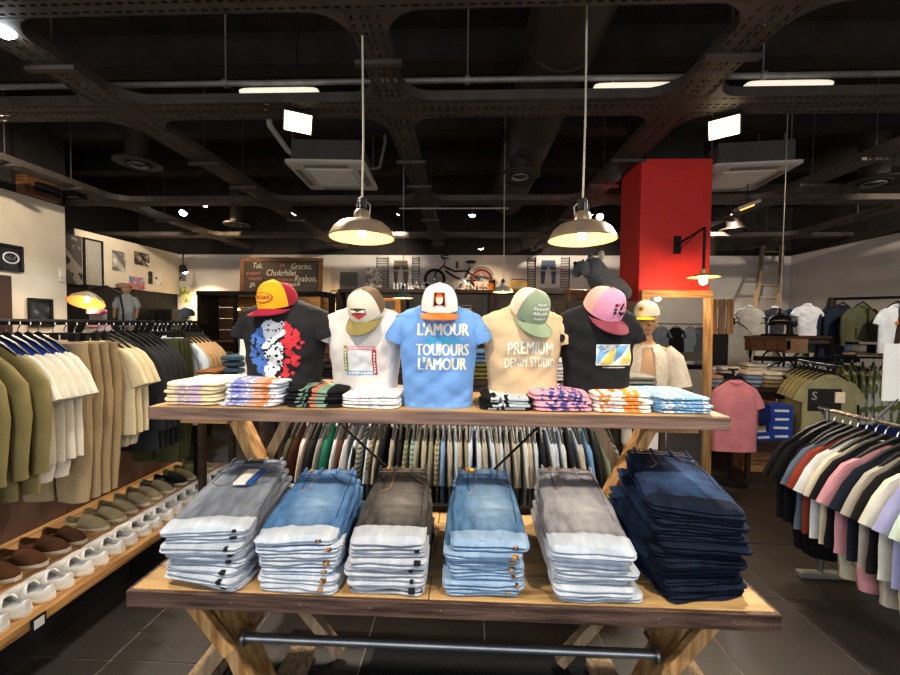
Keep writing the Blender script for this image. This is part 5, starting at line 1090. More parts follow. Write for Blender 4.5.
# small wall lamp with bare bulb, and wooden frame
wl = at(336, 293, 8.72); q = thing('wall_lamp', 'black bracket lamp with bare glowing bulb on the back wall', 'lamp', (wl.x + .15, YB, wl.z)); MB().box((-.03, -.02, -.08), (.03, 0, .08)).build('wall_plate', BLACKM, q, False); MB().tube([(0, -.02, .04), (-.18, -.2, .04), (-.22, -.22, .0), (-.22, -.22, -.16)], .012, 8).build('arm', BLACKM, q); MB().sup(.09, .09, .12, 1, 1, (-.22, -.22, -.28)).build('bulb', BULB, q); point('wall_bulb_light', (wl.x - .07, YB - .4, wl.z - .3), 7, WARM, .05)
# ---- back shelving with the bicycle shelf
SY = 8.3; s0, s1 = at(338, 289, SY), at(640, 291, SY); SHZ = s0.z
q = thing('bicycle_shelf', 'long dark wooden shelving below the bicycle on the back wall', 'shelf', ((s0.x + s1.x) / 2, SY + .2, 0)); hx = (s1.x - s0.x) / 2; ox = (s0.x + s1.x) / 2
for z in (SHZ, SHZ - .55, SHZ - 1.1, SHZ - 1.65): MB().box((-hx, -.22, z - .07), (hx, .22, z)).build('shelf_board', DARKW, q, False)
for x in (s0.x, at(404, 300, SY).x, at(492, 300, SY).x, at(545, 300, SY).x, s1.x): MB().box((x - ox - .05, -.2, 0), (x - ox + .05, .2, SHZ - .07)).build('upright', DARKW, q, False)
for k in range(10): MB().box((-hx + 2 * hx * k / 10 + .01, .222, .05), (-hx + 2 * hx * (k + 1) / 10 - .01, .235, SHZ - .08)).build('back_board', mat('back_board_grey', '#8f887e', .8, .1, 5), q, False)
# jeans pictures, grey board, poster
for x0, x1, lb, c_ in ((390, 412, 'white picture of brown jeans left of the bicycle', '#6b5d50'), (536, 560, 'white picture of blue jeans right of the bicycle', '#4f5a6d')):
    q, hx_, hz_ = wall_pic_y(x0, 256, x1, 288.6, YB - .05, mat('picture_white', '#cfc8bd', .7, .03, 4), lb, nm='jeans_picture', cat='picture', th=.03)
    J = fab(c_); MB().poly([(-.15, -.034, .26), (.15, -.034, .26), (.17, -.034, .05), (.04, -.034, .05), (0, -.034, .12), (-.04, -.034, .05), (-.17, -.034, .05)], (0, .003, 0)).build('jeans_print', J, q, False)
    for s in (-1, 1): MB().poly([(s * .17, -.034, .02), (s * .06, -.034, .02), (s * .08, -.034, -.26), (s * .16, -.034, -.26)], (0, .003, 0)).build('jeans_print', J, q, False)
wall_pic_y(340, 272, 357, 289, YB - .25, mat('board_grey', '#6a665f', .8, .05, 5), 'plain grey board leaning on the bicycle shelf', nm='leaning_board', cat='board', lean=R(-8)); wall_pic_y(366, 268, 382, 288, YB - .3, artmat('art_tee_poster', ['#bdb3a4', '#8a7d70', '#d0c6b6', '#6a5d52'], 10), 'small beige tee poster leaning on the bicycle shelf', nm='leaning_poster', lean=R(-8))
for i, (x0, x1) in enumerate(((377, 388), (412, 419), (528, 535), (561, 569))):
    a, b = at(x0, 257, YB - .03), at(x1, 288.5, YB - .03); q = thing('wall_grid', ('black wire grid left of the brown jeans picture', 'black wire grid right of the brown jeans picture', 'black wire grid left of the blue jeans picture', 'black wire grid right of the blue jeans picture')[i], 'wire grid', ((a.x + b.x) / 2, YB - .03, b.z + .0))
    for x in (a.x, b.x): MB().tube([(x - (a.x + b.x) / 2, 0, 0), (x - (a.x + b.x) / 2, 0, a.z - b.z)], .01, 6).build('upright_wire', BLACKM, q)
    for k in range(12): MB().tube([(-(b.x - a.x) / 2, 0, .03 + (a.z - b.z - .06) * k / 11), ((b.x - a.x) / 2, 0, .03 + (a.z - b.z - .06) * k / 11)], .007, 6).build('rung', BLACKM, q)
# bicycle
bl_, br_ = at(423, 288, SY + .1), at(493, 288, SY + .1); Lb = br_.x - bl_.x; wr_ = .16 * Lb; TYRE = mat('tyre_black', '#151414', .8, .1, 20); RIMR = mat('rim_red', '#a52a33', .5, .1, 10)
q = thing('cruiser_bicycle', 'black cruiser bicycle with red rear rim standing on the back shelf', 'bicycle', ((bl_.x + br_.x) / 2, SY + .24, SHZ + .001))
A = Vector((-Lb / 2 + wr_, 0, wr_)); Bc = Vector((Lb / 2 - wr_, 0, wr_))
for c_, rim in ((A, BLACKM), (Bc, RIMR)):
    wq = MB().tube([c_ + Vector(((wr_ - .025) * math.cos(a), 0, (wr_ - .025) * math.sin(a))) for a in [2 * PI * k / 32 for k in range(33)]], .025, 8).build('tyre', TYRE, q)
    MB().tube([c_ + Vector(((wr_ - .055) * math.cos(a), 0, (wr_ - .055) * math.sin(a))) for a in [2 * PI * k / 32 for k in range(33)]], .012, 6).build('rim', rim, wq)
    MB().lathe([(.03, -.04), (.03, .04)], 12, c_, 'y').build('hub', STEEL, wq)
    for k in range(14): a = 2 * PI * k / 14; MB().tube([c_, c_ + Vector(((wr_ - .055) * math.cos(a), 0, (wr_ - .055) * math.sin(a)))], .004, 4).build('spoke', STEEL, wq)
bb = Vector((.08 * Lb, 0, wr_ * .9)); hd = Vector((-.2 * Lb, 0, wr_ * 2.15)); st_ = Vector((.17 * Lb, 0, wr_ * 2.05)); fm = MB()
for pts in ([hd, (-.05 * Lb, 0, wr_ * 1.75), st_ - Vector((.02, 0, .06))], [hd - Vector((-.02, 0, .08)), (-.08 * Lb, 0, wr_ * 1.35), bb], [bb, st_], [bb, Bc], [st_ - Vector((.02, 0, .1)), Bc]): fm.tube(pts, .022, 8)
fm.build('frame', BLACKM, q); MB().tube([hd + Vector((0, 0, .04)), A + Vector((.02, 0, wr_ * .6)), A], .018, 8).build('fork', BLACKM, q)
MB().tube([hd + Vector((.0, 0, 0)), hd + Vector((-.0, 0, .16)), hd + Vector((-.08, -.1, .22)), hd + Vector((.1, -.28, .2))], .012, 8).build('handlebar', BLACKM, q); MB().tube([hd + Vector((0, 0, .16)), hd + Vector((-.08, .06, .22)), hd + Vector((.1, .1, .2))], .012, 8).build('handlebar', BLACKM, q)
MB().sup(.24, .16, .07, .8, .8, st_ + Vector((.02, 0, .1))).build('saddle', BLACK, q); MB().tube([st_, st_ + Vector((.01, 0, .12))], .014, 8).build('seat_post', STEEL, q)
MB().lathe([(.001, -.03), (.07, -.03), (.07, -.02), (.001, -.02)], 16, bb, 'y').build('chainring', STEEL, q); MB().tube([bb + Vector((0, -.04, 0)), bb + Vector((.1, -.05, -.1))], .012, 6).build('crank', STEEL, q); MB().sup(.1, .06, .025, .5, .5, bb + Vector((.1, -.08, -.12))).build('pedal', BLACK, q)
MB().sup(.06, .07, .16, 1, .6, hd * .35 + bb * .65 + Vector((0, 0, .16))).build('bottle', BROWNW, q)
MB().tube([Bc + Vector((.0, 0, 0)) + Vector(((wr_ + .03) * math.cos(a), 0, (wr_ + .03) * math.sin(a))) for a in [R(20 + 15 * k) for k in range(9)]], .012, 6).build('mudguard', BLACKM, q)
# letters standing on the shelf
la, lb_ = at(408, 289, SY), at(489, 289, SY); q = thing('shelf_letters', 'row of pale standing capital letters in front of the bicycle wheels', 'letters', ((la.x + lb_.x) / 2, SY + .03, SHZ + .001))
v, f = text('JACK & JONES', .3); x0 = min(p[0] for p in v); x1 = max(p[0] for p in v); z0 = min(p[1] for p in v); z1 = max(p[1] for p in v); kx = (lb_.x - la.x) / (x1 - x0); kz = .17 / (z1 - z0)
mb = MB(); mb.add([((p[0] - (x0 + x1) / 2) * kx, 0, (p[1] - z0) * kz) for p in v], f); o = mb.build('letter_fronts', mat('letter_cream', '#d5cdbf', .6), q, False); sl = o.modifiers.new('solid', 'SOLIDIFY'); sl.thickness = .04
q = thing('plant_pot', 'orange pot with dark plant at the end of the shelf letters', 'plant', (at(492, 288, SY).x, SY + .1, SHZ + .001)); MB().lathe([(.07, 0), (.085, .14), (.09, .15), (.075, .15), (.07, .13)], 16).build('pot', mat('pot_orange', '#c9702a', .6), q)
for k in range(7): a = k * .9; MB().sup(.05, .1, .1, 1, 1, (.05 * math.cos(a), .05 * math.sin(a), .13)).build('leaf', fab('#2c2a24'), q)
q = thing('yellow_radio', 'mustard yellow retro radio on the shelf between pendant and picture', 'radio', (at(519, 288, SY).x, SY + .1, SHZ + .001)); MB().sup(.38, .18, .2, .3, .4).build('case', mat('radio_mustard', '#b58a34', .5), q); MB().box((-.13, -.095, .05), (.13, -.088, .12)).build('speaker_grille', mat('grille_beige', '#8f836a', .7), q, False); MB().tube([(-.15, 0, .18), (-.15, 0, .24), (.15, 0, .24), (.15, 0, .18)], .012, 6).build('handle', BROWNW, q)
for k in range(6):
    q = thing('candle', 'slim cream candle standing on the back shelf beside the letters', 'candle', (at(409 - 3.6 * (k + 1) + 6, 288, SY).x, SY + .06, SHZ + .001), 0, 'slim candles on the back shelf'); MB().lathe([(.018, 0), (.018, .13 + .02 * (k % 2)), (.006, .14 + .02 * (k % 2))], 10).build('wax', PAPER, q); MB().tube([(0, 0, .13), (0, 0, .175)], .003, 5).build('wick', BLACK, q)
q = thing('orange_cabinet_radio', 'orange wooden cabinet radio on the second back shelf', 'radio', (at(390, 310, SY).x, SY + .1, SHZ - .549)); MB().box((-.24, -.15, 0), (.24, .15, .36)).build('case', mat('case_orange', '#b8712e', .5), q, False, bevel=.02); MB().box((-.16, -.156, .12), (.12, -.15, .3)).build('speaker_grille', mat('grille_dark', '#57534b', .7), q, False)
for k in range(3): MB().lathe([(.025, -.17), (.025, -.15)], 10, (-.14 + .1 * k, 0, .06), 'y').build('knob', BLACK, q)
# goods on the lower back shelves
rg = random.Random(9); gcol = ['#3d3630', '#6d6a64', '#8b8378', '#2c2c30', '#b5aca0', '#4b5560', '#5d4a38', '#a39b90']
for row, (zz, y0) in enumerate(((SHZ - .549, 0), (SHZ - 1.099, 1))):
    for k in range(16):
        x = s0.x + .3 + k * .41
        if any(abs(x - at(u_, 300, SY).x) < .22 for u_ in (404, 492, 545)): x += .26
        if row == 0 and k in (2, 3): continue
        cn = gcol[(k * 3 + row) % 8]; q = thing('folded_pile', 'folded clothes pile on the %s back shelf, %s from the cabinet side' % (('second', 'third')[row], ORD[k]), 'clothes', (x, SY + .18, zz), R(rg.uniform(-5, 5)), 'piles on the %s back shelf' % ('second' if row == 0 else 'third'))
        for j in range(rg.randint(2, 4)): MB().sup(.28, .3, .06, .35, .5, (rg.uniform(-.01, .01), 0, .055 * j), nu=16, nv=6).build('folded_cloth', fab(gcol[(k * 3 + row + j * 5) % 8]), q)
# ------------------------------------------------------------------ counters behind the busts
def table(name, label, x0, x1, y0, y1, h, m, leg=.05, cat='table', th=.04, panel=None):
    q = thing(name, label, cat, ((x0 + x1) / 2, (y0 + y1) / 2, 0)); hx, hy = (x1 - x0) / 2, (y1 - y0) / 2
    n = max(2, int((y1 - y0) / .16))
    for k in range(n): MB().box((-hx, -hy + 2 * hy * k / n, h - th), (hx, -hy + 2 * hy * (k + 1) / n - .003, h)).build('plank', m, q, False)
    for sx in (-1, 1):
        for sy in (-1, 1): MB().box((sx * (hx - leg) - leg / 2, sy * (hy - leg) - leg / 2, 0), (sx * (hx - leg) + leg / 2, sy * (hy - leg) + leg / 2, h - th)).build('leg', m, q, False)
    MB().box((-hx + leg, -hy + leg * .6, h - th - .08), (hx - leg, -hy + leg * 1.2, h - th)).build('apron', m, q, False); MB().box((-hx + leg, hy - leg * 1.2, h - th - .08), (hx - leg, hy - leg * .6, h - th)).build('apron', m, q, False)
    return q
MZ = 1.16
table('back_counter', 'dark wooden counter behind the shirt busts', -1.7, .9, 3.2, 3.95, MZ, DARKW)
def pile(px, Y, z, cols, label, w=.3, d=.34, th=.035, grp=None, rz=0, name='folded_garment', cat='clothes'):
    rp = random.Random(px); x = at(px, 350, Y).x
    for k, c in enumerate(cols):
        o = MB().sup(w * rp.uniform(.94, 1.03), d * rp.uniform(.95, 1.03), th * 1.05, .32, .55, nu=22, nv=7, amp=.008, seed=px + k).build(name, fab(c) if isinstance(c, str) else c); tag(o, label + (', %s from the top' % ORD[len(cols) - 1 - k] if k < len(cols) - 1 else ', topmost'), cat, grp or label.replace('folded', 'pile of').split(' on ')[0]); o.location = (x + rp.uniform(-.008, .008), Y + .15 + rp.uniform(-.01, .01), z + .0005 + k * th); o.rotation_euler = (0, 0, rz + R(rp.uniform(-4, 4)))
pile(482, 3.22, MZ, ['#5d5a32', '#6b6838', '#55522d', '#5d5a32'], 'olive folded trousers on the back counter', .34)
pile(487, 3.25, MZ + .141, [D4, D2, D4], 'blue folded jeans on the back counter', .32)
pile(556, 3.22, MZ, ['#c9cbd0', '#e0e0e2', '#bfc3cc', '#d9dade', '#c3c7d2', '#dcdce0'], 'white folded shirt on the back counter between the busts', .3, th=.03)
pile(392, 3.22, MZ, ['#31323a', '#3c3f4a', '#2a2b30'], 'charcoal folded trousers on the back counter', .3)
pile(340, 3.25, MZ, ['#1b1b1d', '#202022', '#1b1b1d'], 'black folded sweater on the back counter', .34)
pile(300, 3.25, MZ, ['#2a2a30', '#343841', '#2a2a30', '#3a3f4a'], 'slate folded sweater on the back counter', .34)
cx = at(331, 372, 3.5); crate('wooden_crate', (cx.x, 3.74, MZ + .001), .28, .24, .34, 'upright slatted wooden crate on the back counter', 4, BROWNW)
cx = at(525, 372, 3.6); crate('wooden_crate', (cx.x + .02, 3.72, MZ + .001), .2, .2, .22, 'small dark slatted crate behind the beige bust', 3, BROWNW)
# grey stack to the right of the black print bust
q = table('side_stand', 'small dark stand with grey trousers beside the mannequin', at(628, 390, 2.5).x, at(664, 390, 2.5).x, 2.42, 2.8, 1.17, DARKW, .03, 'stand')
pile(645, 2.44, 1.17, ['#77786f', '#8b8c84', '#6d6f69', '#85867e', '#74756e'], 'grey folded trousers on the small dark stand', .2, .3, .028)
# cardboard price sign with numbers, denim blue bag beside it
q = thing('price_board', 'white price board with numbers behind the black oval print bust', 'sign', (at(250, 375, 2.75).x, 2.8, 1.2), rot=(R(-6), 0, R(5))); a_ = at(238, 337, 2.75).z - 1.2
MB().box((-.11, -.004, 0), (.11, .004, a_)).build('board', PAPER, q, False)
for tx, u, v in (('2.', -.04, .14), ('3.', .0, .06)): text_on(lambda a, b: (u + a * .6, -.0055, v + b * .6), tx, .1, .01).build('number', BLACK, q, False)
pile(230, 2.75, 1.2, ['#2f4352', '#35495a', '#2b3d4b', '#35495a'], 'petrol blue folded sweater on the low stand', .17, .3, .045)
table('low_stand', 'dark wooden stand behind the pale tees carrying the price board', at(196, 380, 2.7).x, at(268, 380, 2.7).x, 2.66, 3.1, 1.2, DARKW, .04, 'stand')
pile(203, 2.72, 1.2, ['#6d4526', '#7a4f2e'], 'rust brown folded sweater on the low stand', .17, .3, .035)
# ------------------------------------------------------------------ dog statue on dark cabinet by the pillar
DX0, DX1 = at(567, 300, 3.75).x, at(652, 300, 3.75).x; DZ = at(600, 301, 3.75).z
cabinet('dark_cabinet', 'tall dark cabinet beneath the grey dog statue', DX0, PX0 - .02, 3.78, 4.3, DZ, mat('cabinet_dark', '#2c2622', .7, .1, 5), 2)
dg = at(606, 299, 3.95); q = thing('dog_statue', 'grey fabric bulldog statue with pale ear standing on the dark cabinet', 'statue', (dg.x + .03, 4.04, DZ + .001), R(-72))
DGF = mat('grey_felt', '#4d5358', .95, .15, 30, .5, 160)
# body skinned from a stick skeleton: dog faces local -y
me = bpy.data.meshes.new('dog_body'); pts = [(0, .2, .2, .12), (0, .08, .23, .115), (0, -.06, .26, .14), (0, -.13, .34, .12), (0, -.19, .41, .155), (0, -.29, .41, .125), (.09, -.07, .16, .06), (.1, -.08, .08, .05), (.1, -.1, .03, .048), (-.09, -.07, .16, .06), (-.1, -.08, .08, .05), (-.1, -.1, .03, .048), (.09, .21, .13, .075), (.1, .22, .03, .046), (-.09, .21, .13, .075), (-.1, .22, .03, .046)]
ed = [(0, 1), (1, 2), (2, 3), (3, 4), (4, 5), (2, 6), (6, 7), (7, 8), (2, 9), (9, 10), (10, 11), (0, 12), (12, 13), (0, 14), (14, 15)]
me.from_pydata([p[:3] for p in pts], ed, []); me.materials.append(DGF); o = bpy.data.objects.new('dog_body', me); COL.objects.link(o); o.parent = q
sk = o.modifiers.new('skin', 'SKIN'); sk.use_smooth_shade = True
for i, p in enumerate(pts): me.skin_vertices[0].data[i].radius = (p[3], p[3])
me.skin_vertices[0].data[0].use_root = True; sb = o.modifiers.new('sub', 'SUBSURF'); sb.levels = 2; sb.render_levels = 2
MB().sup(.21, .15, .14, .9, .9, (0, -.34, .33)).build('muzzle', DGF, q); MB().sup(.06, .03, .04, .9, .9, (0, -.42, .42)).build('nose', BLACK, q)
for s in (-1, 1):
    MB().sup(.09, .04, .11, .9, .8, (s * .1, -.15, .47)).build('ear', DGF if s < 0 else mat('ear_pale', '#b9aea0', .9), q)
    MB().sup(.028, .02, .028, 1, 1, (s * .07, -.365, .45)).build('eye', BLACK, q); MB().sup(.06, .12, .13, .9, .9, (s * .08, -.34, .29)).build('jowl', DGF, q)
MB().lathe([(.115, 0), (.125, .01), (.125, .03), (.115, .04)], 24, (0, -.12, .33), cap=None).build('collar', mat('collar_dark', '#4a4d50', .7), q)
q.scale = (.88,) * 3
# suitcase and pale boxes
bx0 = at(560, 306, 4.5); bx1 = at(598, 306, 4.5); q = cabinet('grey_cabinet', 'pale grey cabinet with two doors under the brown suitcase', bx0.x, bx1.x, 4.45, 4.85, bx0.z, mat('cabinet_grey', '#8f8b84', .6, .05, 5), 2)
q = thing('suitcase', 'small brown leather suitcase with brass corners on the grey cabinet', 'suitcase', (at(580, 305, 4.6).x, 4.62, bx0.z + .001), R(6)); MB().sup(.32, .16, .2, .2, .3).build('case', mat('leather_brown', '#5d4029', .5, .2, 12), q)
for s in (-1, 1):
    MB().box((s * .1 - .012, -.086, .09), (s * .1 + .012, -.076, .12)).build('latch', BUTTON, q, False)
    for z in (.0, .16): MB().sup(.04, .17, .04, .3, .3, (s * .145, 0, z)).build('corner_guard', BUTTON, q)
MB().tube([(-.05, -.085, .1), (-.045, -.11, .09), (.045, -.11, .09), (.05, -.085, .1)], .008, 6).build('handle', BROWNW, q)
# ------------------------------------------------------------------ full mannequin with yellow peaked cap
mc = at(646, 330, 3.3); q = thing('mannequin', 'tan mannequin in open cream shirt with yellow peaked cap by the mirror', 'mannequin', (mc.x, 3.3, 0), R(-16))
me = bpy.data.meshes.new('figure'); hh = 1.74
pts = [(0, 0, .92, .13), (0, 0, 1.1, .12), (0, 0, 1.3, .135), (0, 0, 1.42, .1), (0, -.005, 1.5, .05), (0, -.015, 1.58, .055), (.17, 0, 1.4, .055), (.24, .0, 1.15, .042), (.25, -.05, .92, .032), (.25, -.07, .84, .035), (-.17, 0, 1.4, .055), (-.24, .0, 1.15, .042), (-.25, -.05, .92, .032), (-.25, -.07, .84, .035), (.09, 0, .8, .085), (.1, 0, .48, .058), (.1, .02, .1, .04), (.1, -.1, .03, .035), (-.09, 0, .8, .085), (-.1, 0, .48, .058), (-.1, .02, .1, .04), (-.1, -.1, .03, .035)]
ed = [(0, 1), (1, 2), (2, 3), (3, 4), (4, 5), (3, 6), (6, 7), (7, 8), (8, 9), (3, 10), (10, 11), (11, 12), (12, 13), (0, 14), (14, 15), (15, 16), (16, 17), (0, 18), (18, 19), (19, 20), (20, 21)]
me.from_pydata([p[:3] for p in pts], ed, []); me.materials.append(SKIN); o = bpy.data.objects.new('figure', me); COL.objects.link(o); o.parent = q
sk = o.modifiers.new('skin', 'SKIN'); sk.use_smooth_shade = True
for i, p in enumerate(pts): me.skin_vertices[0].data[i].radius = (p[3], p[3] * (.75 if i < 4 else 1))
me.skin_vertices[0].data[0].use_root = True; sb = o.modifiers.new('sub', 'SUBSURF'); sb.levels = 2; sb.render_levels = 2
def headfn(x, y, z):
    zz = (z - .115) / .115; t = 1 - .22 * max(0, -zz) ** 1.5; return (x * t, y * (1 - .1 * max(0, -zz)) - .012 * max(0, -zz), z)
MB().sup(.155, .19, .235, 1, 1, (0, -.03, 1.545), nu=24, nv=16, fn=headfn).build('head', SKIN, q)
MB().loft([[(w * math.cos(2 * PI * k / 8), -.122 - d * max(0, -math.sin(2 * PI * k / 8)), z) for k in range(8)] for w, d, z in ((.004, .0, 1.69), (.01, .018, 1.665), (.017, .034, 1.64), (.012, .01, 1.628))]).build('nose', SKIN, q)
MB().sup(.05, .02, .018, 1, 1, (0, -.113, 1.593)).build('mouth', mat('mannequin_lips', '#9a6a50', .6), q)
for s in (-1, 1):
    MB().sup(.03, .014, .012, 1, 1, (s * .033, -.112, 1.66)).build('eye', mat('mannequin_eye', '#4a3628', .6), q); MB().sup(.018, .035, .06, 1, 1, (s * .077, -.02, 1.63)).build('ear', SKIN, q)
CSH = mat('cream_knit', '#d9cdb8', .95, .1, 40, .6, 60)
MB().loft([[(w * math.cos(2 * PI * k / 24), d * math.sin(2 * PI * k / 24) - .005, z) for k in range(24)] for w, d, z in ((.155, .125, .82), (.16, .128, .95), (.15, .12, 1.1), (.168, .132, 1.28), (.16, .115, 1.4), (.08, .075, 1.47))]).build('undershirt', fab('#c9a27e'), q)
# open shirt: ring with a front gap
mb = MB(); rows = []
for w, d, z, gap in ((.185, .15, .78, .5), (.182, .148, .95, .45), (.175, .142, 1.12, .38), (.19, .15, 1.28, .3), (.18, .13, 1.4, .26), (.1, .1, 1.475, .35)):
    rows.append([(w * math.sin(a), -d * math.cos(a) + .006 * NZ(a * 4, z * 6), z) for a in [gap + (2 * PI - 2 * gap) * k / 30 for k in range(31)]])
mb.loft(rows, False, False); o = mb.build('open_shirt', CSH, q); sl = o.modifiers.new('solid', 'SOLIDIFY'); sl.thickness = .006
for s in (-1, 1): MB().tube([(s * .14, 0, 1.41), (s * .21, 0, 1.35), (s * .25, -.005, 1.2), (s * .262, -.01, 1.13)], [.075, .08, .082, .088], 14).build('shirt_sleeve', CSH, q)
MB().lathe([(.085, 1.46), (.095, 1.475), (.1, 1.45), (.09, 1.44)], 20, cap=None).build('shirt_collar', CSH, q)
MB().loft([[(w * math.cos(2 * PI * k / 20), .115 * math.sin(2 * PI * k / 20), z) for k in range(20)] for w, z in ((.17, .86), (.175, .75), (.17, .62))]).build('shorts', fab('#e3ded6'), q)
MB().lathe([(.2, 0), (.2, .012), (.02, .016), (.012, .05)], 28).build('stand_base', BLACKM, q)
def bd6(q_, fp): pg(fp, ell(0, .055, .022, .02), .003).build('round_badge', fab('#d99a1c'), q_); pg(fp, ell(0, .055, .012, .01), .004).build('badge_centre', fab('#8a5a1a'), q_)
make_cap((mc.x - .01, 3.27, 1.715), (R(8), 0, R(-48)), fab('#e2d8c0'), fab('#ddd2ba'), fab('#e6bd1f'), 'cream cap with yellow peak on the tan mannequin', 1.2, bd6)
# ------------------------------------------------------------------ tall wooden mirror leaning on the pillar
MW, MH = .70, 1.99; lean = math.asin(.055 / MH); q = thing('standing_mirror', 'tall mirror in a thick pine frame leaning on the red pillar', 'mirror', (2.115, PY0 - .09, .0), rot=(-lean, 0, 0))
fw = .075
for s in (-1, 1): MB().box((s * (MW / 2 - fw / 2) - fw / 2, -.03, fw), (s * (MW / 2 - fw / 2) + fw / 2, .025, MH - fw)).build('frame_stile', PINE, q, False, bevel=.006)
for z in (0, MH - fw): MB().box((-MW / 2, -.03, z), (MW / 2, .025, z + fw)).build('frame_rail', PINEX, q, False, bevel=.006)
mg = bpy.data.materials.new('mirror_silver'); mg.use_nodes = True; b_ = mg.node_tree.nodes['Principled BSDF']; b_.inputs['Metallic'].default_value = 1; b_.inputs['Roughness'].default_value = .015; b_.inputs['Base Color'].default_value = (.82, .83, .84, 1)
MB().box((-MW / 2 + fw - .005, -.008, fw - .005), (MW / 2 - fw + .005, .01, MH - fw + .005)).build('mirror_glass', mg, q, False); MB().box((-MW / 2 + .02, .01, .02), (MW / 2 - .02, .022, MH - .02)).build('back_panel', BROWNW, q, False)
# clothes on the front wall that the mirror shows
rk2 = thing('clothes_rack', 'black wall rail with tees beside the shop window', 'rack', (5.9, YF + .4, 0)); MB().tube([(-.9, 0, 2.1), (.9, 0, 2.1)], .015, 10).build('rail', BLACKM, rk2)
for x in (-.88, .88): MB().tube([(x, 0, 0), (x, 0, 2.1)], .015, 10).build('post', BLACKM, rk2); MB().box((x - .02, -.25, 0), (x + .02, .25, .03)).build('foot', BLACKM, rk2, False)
for k, (x, c, nm) in enumerate(((5.25, '#5b626c', 'slate grey'), (5.5, '#646b75', 'slate blue'), (5.9, '#111113', 'black'), (6.3, '#77808c', 'blue grey'), (6.55, '#55585c', 'charcoal'))):
    q = hang('tee', (x, YF + .4, 2.1), PI, fab(c), nm + ' tee on the rail beside the shop window', None, 'the %s tee by the window' % nm, k % 4, .7)
table('window_table', 'black table with folded clothes beside the shop window', 5.0, 6.8, YF + .75, YF + 1.3, 1.0, BLACK)
for k, c in enumerate(('#b7a9a4', '#3d4148', '#c6c2bd', '#6d737b', '#24262a')): pile(0, YF + .8, 1.0, [c, c], ('rose grey', 'slate', 'white', 'steel', 'ink')[k] + ' folded tees on the window table', .26); 
for o in [o for o in COL.objects if o.name.startswith('folded_garment') and o.location.y < 0]: pass
# fix the window table piles side by side
wp = [o for o in COL.objects if o.name.startswith('folded_garment') and o.location.y < 0]
for i, o in enumerate(wp): o.location.x = 5.2 + .34 * (i // 2)
# ------------------------------------------------------------------ right side of the shop
# pink tee on a T-stand
pt = at(733, 372, 4.1); q = thing('display_stand', 'slim black T-stand that carries the pink tee', 'stand', (pt.x, 4.1, 0)); pz = pt.z + .03
MB().tube([(0, 0, .01), (0, 0, pz)], .012, 8).build('post', BLACKM, q); MB().lathe([(.16, 0), (.16, .012), (.012, .03)], 24).build('base', BLACKM, q); MB().tube([(-.05, 0, pz), (.05, 0, pz)], .009, 8).build('cross_bar', BLACKM, q)
hang('tee', (pt.x, 4.06, pz - .01), 0, fab('#dd8a92'), 'salmon pink tee hanging alone beside the mirror', None, 'the salmon pink tee', 2, .74, 'short', .22, thick=.04)
# table with folded clothes
TZ2 = at(730, 386, 4.9).z
table('folding_table', 'dark table heaped with folded clothes behind the pink tee', at(682, 386, 4.75).x, at(800, 386, 4.75).x, 4.7, 5.28, TZ2, DARKW)
cl = at(752, 412, 4.65); q = crate('pine_box', (cl.x - .03, 4.55, 0), .42, .26, .78, 'tall plain pine box under the folded clothes', 6, PINEX)
for i, (px, cols, nm) in enumerate(((700, ['#6d7c86', '#7d8b93', '#68757d'], 'slate'), (718, ['#8fa6bd', '#9db2c6', '#d9a893'], 'blue and peach'), (737, ['#1c1c1e', '#c9ad84', '#1b1b1d'], 'black and sand'), (757, ['#7a8ea6', '#8fa0b5', '#7a8ea6', '#dcd5c8'], 'denim blue'), (777, ['#8d7a60', '#9a876b', '#cfc7b8', '#ddd7ca'], 'stone'), (793, ['#1d1d20', '#26262a', '#1d1d20'], 'ink black'))):
    pile(px, 4.72, TZ2, cols, nm + ' folded garments on the dark folding table', .21, .29, .05)
for i, (px, cols, nm) in enumerate(((710, ['#c9a493', '#b9c4cf'], 'peach'), (735, ['#ddd6c8', '#e3ddd0'], 'ivory'), (762, ['#d9d2c6', '#cfc6b6', '#ded8cc'], 'cream'), (785, ['#e3ded2', '#d5cebf'], 'chalk white'))):
    pile(px, 5.02, TZ2 + .12, cols, nm + ' folded garments heaped at the back of the folding table', .26, .24, .05)
    pile(px, 5.02, TZ2, ['#5d5a55', '#6b6862'], 'taupe folded garments beneath the %s heap' % nm, .24, .22, .058)
# blue shoe boxes
BLB = mat('box_blue', '#1d3f96', .6, .05, 5)
def shoebox(loc, rz, label, grp):
    q = thing('shoe_box', label, 'box', loc, rz, grp); q.scale = (.72, .8, .8); MB().box((-.16, -.1, 0), (.16, .1, .09)).build('box_body', BLB, q, False); MB().box((-.164, -.104, .085), (.164, .104, .115)).build('lid', BLB, q, False); MB().box((-.1, -.1055, .03), (.1, -.1, .06)).build('white_print', PAPER, q, False); return q
sb_ = at(776, 430, 4.3); BZ = .42; table('low_bench', 'low dark bench holding blue shoe boxes', at(744, 430, 4.2).x, at(800, 430, 4.2).x, 4.15, 4.5, BZ, DARKW, .04, 'bench')
bxx = at(777, 420, 4.3).x
for k in range(4): shoebox((bxx, 4.32, BZ + .0005 + k * .0925), R((3, -4, 2, -2)[k]), 'blue shoe box on the low bench, %s from the top of its stack' % ORD[3 - k], 'stack of blue shoe boxes')
b2 = shoebox((at(758, 430, 4.25).x, 4.27, BZ + .0005), R(12), 'single blue shoe box with tan sandals on its lid', None)
for s in (-1, 1):
    q = thing('sandal', 'tan sandal lying on the single blue shoe box', 'shoe', (b2.location.x + .05, 4.27 + s * .05, BZ + .093), R(185), 'tan sandals on the shoe box'); q.scale = (.8,) * 3
    link('sole', SHM[0], q, RUB); link('upper', SHM[1], q, SMAT['beige'][0]); link('strap', SHM[3], q, SMAT['beige'][0])
